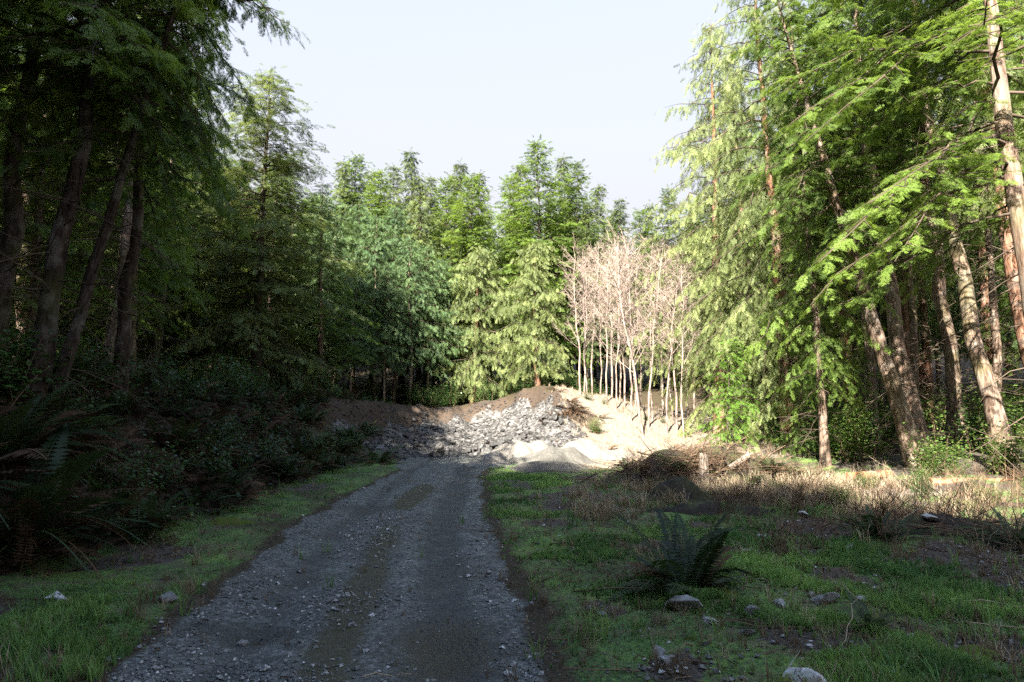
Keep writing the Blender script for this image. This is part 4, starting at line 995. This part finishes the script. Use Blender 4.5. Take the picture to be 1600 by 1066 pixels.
# brush on the debris heap
SH2 = shrub(830, .55, .45, 12, 420, .06, 'fern')
for i in range(64):
    x = rng.uniform(2.2, 6.9); y = rng.uniform(15.7, 17.3)
    e = thing('brush_tangle', ([('fronds', FERN[i % 3]), ('dead_fronds', FERN_B[i % 2])], SH2, [('stems', STK[i % 3])], [('dead_fronds', FERN_B[i % 2])])[i % 4], 'dark tangle of weeds on the long debris heap', 'weeds', (x, y, gz(x, y) + .45 * max(0, 1 - ((x - 4.35) / 2.4) ** 2) * max(0, 1 - ((y - 16.6) / 1.4) ** 2)), (0, 0, rng.uniform(0, 6.28)), rng.uniform(.35, .7), 'weed tangles on the debris heap')
def log_mesh(seed, L, r0, mat, jag=True, taper=.8, upright=False):
    r = np.random.default_rng(seed); mb = MB(); n, k = 14, 14
    q = np.linspace(0, 1, n); a = np.arange(k) * 2 * np.pi / k
    rr = r0 * (1 - (1 - taper) * q)[:, None] * (1 + .12 * np.sin(a * 3 + seed)[None] + r.normal(0, .05, (n, k)))
    endj = (r.uniform(-.12, .12, k) * L if jag else np.zeros(k))
    Xc = (q[:, None] * L + endj[None] * (q[:, None] ** 6))
    V = np.stack([Xc, np.cos(a)[None] * rr, np.sin(a)[None] * rr], -1).reshape(-1, 3)
    i, j = np.meshgrid(np.arange(n - 1), np.arange(k), indexing='ij')
    F = np.stack([i * k + j, i * k + (j + 1) % k, (i + 1) * k + (j + 1) % k, (i + 1) * k + j], -1).reshape(-1, 4)
    c0 = len(V); V = np.concatenate([V, [[0, 0, 0], [L * .93, 0, 0]]])
    F3 = [[c0, (t + 1) % k, t] for t in range(k)] + [[c0 + 1, (n - 1) * k + t, (n - 1) * k + (t + 1) % k] for t in range(k)]
    if upright: V = np.stack([V[:, 1], V[:, 2], V[:, 0]], -1)
    mb.add(V, F)
    mb.F.append(np.array(F3)); 
    return mb.mesh('log', M[mat])
def log(name, x, y, dz, L, r0, mat, label, cat, rz, pitch=0.0, seed=0, upright=False, taper=.8):
    return single(name, log_mesh(seed, L, r0, mat, True, taper, upright), label, cat, (x, y, gz(x, y) + dz), (0, -pitch, rz))
log('stump', 4.3, 15.5, -.1, .75, .12, 'wood', 'small pale weathered stump standing against the debris heap', 'stump', 0, 0, 1, True)
log('log', 6.35, 16.2, .10, 1.1, .11, 'wood', 'pale weathered log end lying right of the debris heap', 'log', R(150), .30, 2, False, .35)
log('log', 5.0, 15.9, .35, .6, .07, 'wood', 'short broken branch stub leaning on the debris heap', 'log', R(20), .5, 3)
log('log', 7.6, 15.7, .12, 1.1, .10, 'wood_red', 'reddish rotten log half buried in the sunny dry grass', 'log', R(15), .05, 4)
log('log', 9.0, 14.9, .05, 1.5, .10, 'wood_red', 'long reddish rotten log in front of the leaning trunk', 'log', R(-8), .02, 5)
log('snag', 12.9, 25.3, -.2, 2.6, .32, 'wood', 'pale broken snag standing between the right-hand trunks', 'snag', 0, 0, 6, True, .75)
log('stump', -9.6, 15.2, -.1, 1.1, .32, 'moss', 'moss-covered stump at the top of the left bank under the trees', 'stump', 0, 0.15, 7, True, .6)
# fallen sticks
def twigs(name, xs, ys, lift, L, steep, rad, mat):
    n = len(xs); q = np.linspace(0, 1, 4); a = rng.uniform(0, 6.283, n); el = rng.normal(0, steep, n)
    d = np.stack([np.cos(a) * np.cos(el), np.sin(a) * np.cos(el), np.abs(np.sin(el))], -1)
    P = np.stack([xs, ys, height(xs, ys) + lift], -1)[:, None] + d[:, None] * (L[:, None] * q)[:, :, None]
    P[:, 1:] += rng.normal(0, 1, (n, 3, 3)) * (L * .05)[:, None, None] * np.array([1, 1, .4])
    mb = MB(); tubes(mb, P, rad[:, None] * (1 - .6 * q), 4, np.clip(rng.normal(.5, .25, n), 0, 1))
    tag(link(name, mb.mesh(name, M[mat])), kind='stuff')
xs, ys = samp(750, -.2, 8, 3.6, 15, lambda x, y: np.clip((1 - a_road(x, y)) * (.12 + .9 * a_bare(x, y) + .5 * sst(3, 6, x)), 0, 1)); n = len(xs)
twigs('fallen_twigs', xs, ys, .02, rng.uniform(.12, .7, n), .10, rng.uniform(.003, .008, n), 'stem')
xs, ys = rng.normal(4.4, 1.2, 420), rng.normal(16.2, .55, 420)
twigs('brush', xs, ys, np.clip(.62 * (1 - ((xs - 4.4) / 2.6) ** 2) * (1 - ((ys - 16.6) / 1.3) ** 2), 0, 1), rng.uniform(.25, 1.1, 420), .35, rng.uniform(.005, .016, 420), 'stem')
xs, ys = rng.normal(6.0, .8, 170), rng.normal(9.4, .35, 170)
twigs('soil_heap_twigs', xs, ys, .10, rng.uniform(.15, .8, 170), .2, rng.uniform(.003, .010, 170), 'stem')
def stick(x0, y0, x1, y1, r0, z0, z1, label, sag=.0):
    q = np.linspace(0, 1, 9); mb = MB(); r = np.random.default_rng(int(abs(x0 * 100)))
    p0 = np.array([x0, y0, gz(x0, y0) + z0]); p1 = np.array([x1, y1, gz(x1, y1) + z1])
    pts = (p1 - p0) * q[:, None]; pts[1:-1] += r.normal(0, .02, (7, 3)); pts[:, 2] += sag * 4 * q * (1 - q)
    tubes(mb, pts, r0 * (1 - .6 * q), 6, .8)
    o = link('stick', mb.mesh('stick', M['drygrass'], True)); o.location = p0; tag(o, label, 'stick')
stick(2.15, 4.7, 2.75, 5.6, .0035, .03, .2, 'thin curved twig rising from the grass beyond the long flat rock', .06)
stick(2.95, 6.0, 2.62, 7.2, .003, .02, .5, 'long thin bent stalk leaning over the pale rounded rock')
stick(-.98, 4.65, -.68, 4.8, .006, .01, .02, 'short pale stick lying on the road centre strip')
stick(3.6, 5.6, 4.9, 5.3, .007, .03, .03, 'straight pale stick lying in the grass at the right')
stick(3.9, 6.2, 5.6, 5.9, .006, .03, .03, 'long stick on the dry ground near the right edge')
stick(5.0, 9.3, 5.9, 9.9, .009, .05, .4, 'pale slanting stick beside the black soil heap')
stick(7.2, 11.4, 6.2, 12.0, .006, .02, .9, 'bare stick slanting upward out of the dry stalks')

# ----------------------------------------------------------------- camera, light, sky
cam = bpy.data.cameras.new('camera'); cam.lens = 24; cam.sensor_width = 36; cam.clip_end = 2000
co = link('camera', cam); co.location = CAM; co.rotation_euler = (R(90 + 5.73), 0, 0); S.camera = co
EL, AZ = R(38), R(20)
to_sun = Vector((-math.sin(AZ) * math.cos(EL), -math.cos(AZ) * math.cos(EL), math.sin(EL)))
sl = bpy.data.lights.new('sun', 'SUN'); sl.energy = 5.0; sl.angle = R(.5); sl.color = (1.0, .93, .82)
so = link('sun', sl); so.rotation_euler = to_sun.to_track_quat('Z', 'Y').to_euler()
w = bpy.data.worlds.new('World'); S.world = w; w.use_nodes = True
nt = w.node_tree; nt.nodes.clear()
st = nt.nodes.new('ShaderNodeTexSky'); st.sky_type = 'NISHITA'; st.sun_disc = False
st.sun_elevation = EL; st.sun_rotation = math.pi + AZ; st.air_density = 1.0; st.dust_density = 1.0; st.ozone_density = 1.0
# thin pale haze low in the sky, all the way round, thinning out overhead
tcw = nt.nodes.new('ShaderNodeTexCoord'); sp = nt.nodes.new('ShaderNodeSeparateXYZ'); nt.links.new(tcw.outputs['Generated'], sp.inputs[0])
hz = ramp(nt, [(0.0, (1, 1, 1)), (.30, (.97, .97, .97)), (.55, (.80, .80, .80)), (.8, (0, 0, 0))], sp.outputs[2])
bg = nt.nodes.new('ShaderNodeBackground'); bg.inputs[1].default_value = .088
skc = mixc(nt, hz.outputs[0], st.outputs[0], (1.40, 1.40, 1.50))
wo = nt.nodes.new('ShaderNodeOutputWorld')
nt.links.new(skc, bg.inputs[0]); nt.links.new(bg.outputs[0], wo.inputs[0])
vs = S.view_settings; vs.view_transform = 'Standard'; vs.look = 'None'; vs.gamma = 1; vs.exposure = 2.85
cy = S.cycles
cy.max_bounces = 5; cy.diffuse_bounces = 2; cy.glossy_bounces = 2; cy.transmission_bounces = 3; cy.transparent_max_bounces = 4
cy.use_denoising = False; cy.use_adaptive_sampling = True; cy.adaptive_threshold = .02
cy.caustics_reflective = False; cy.caustics_refractive = False
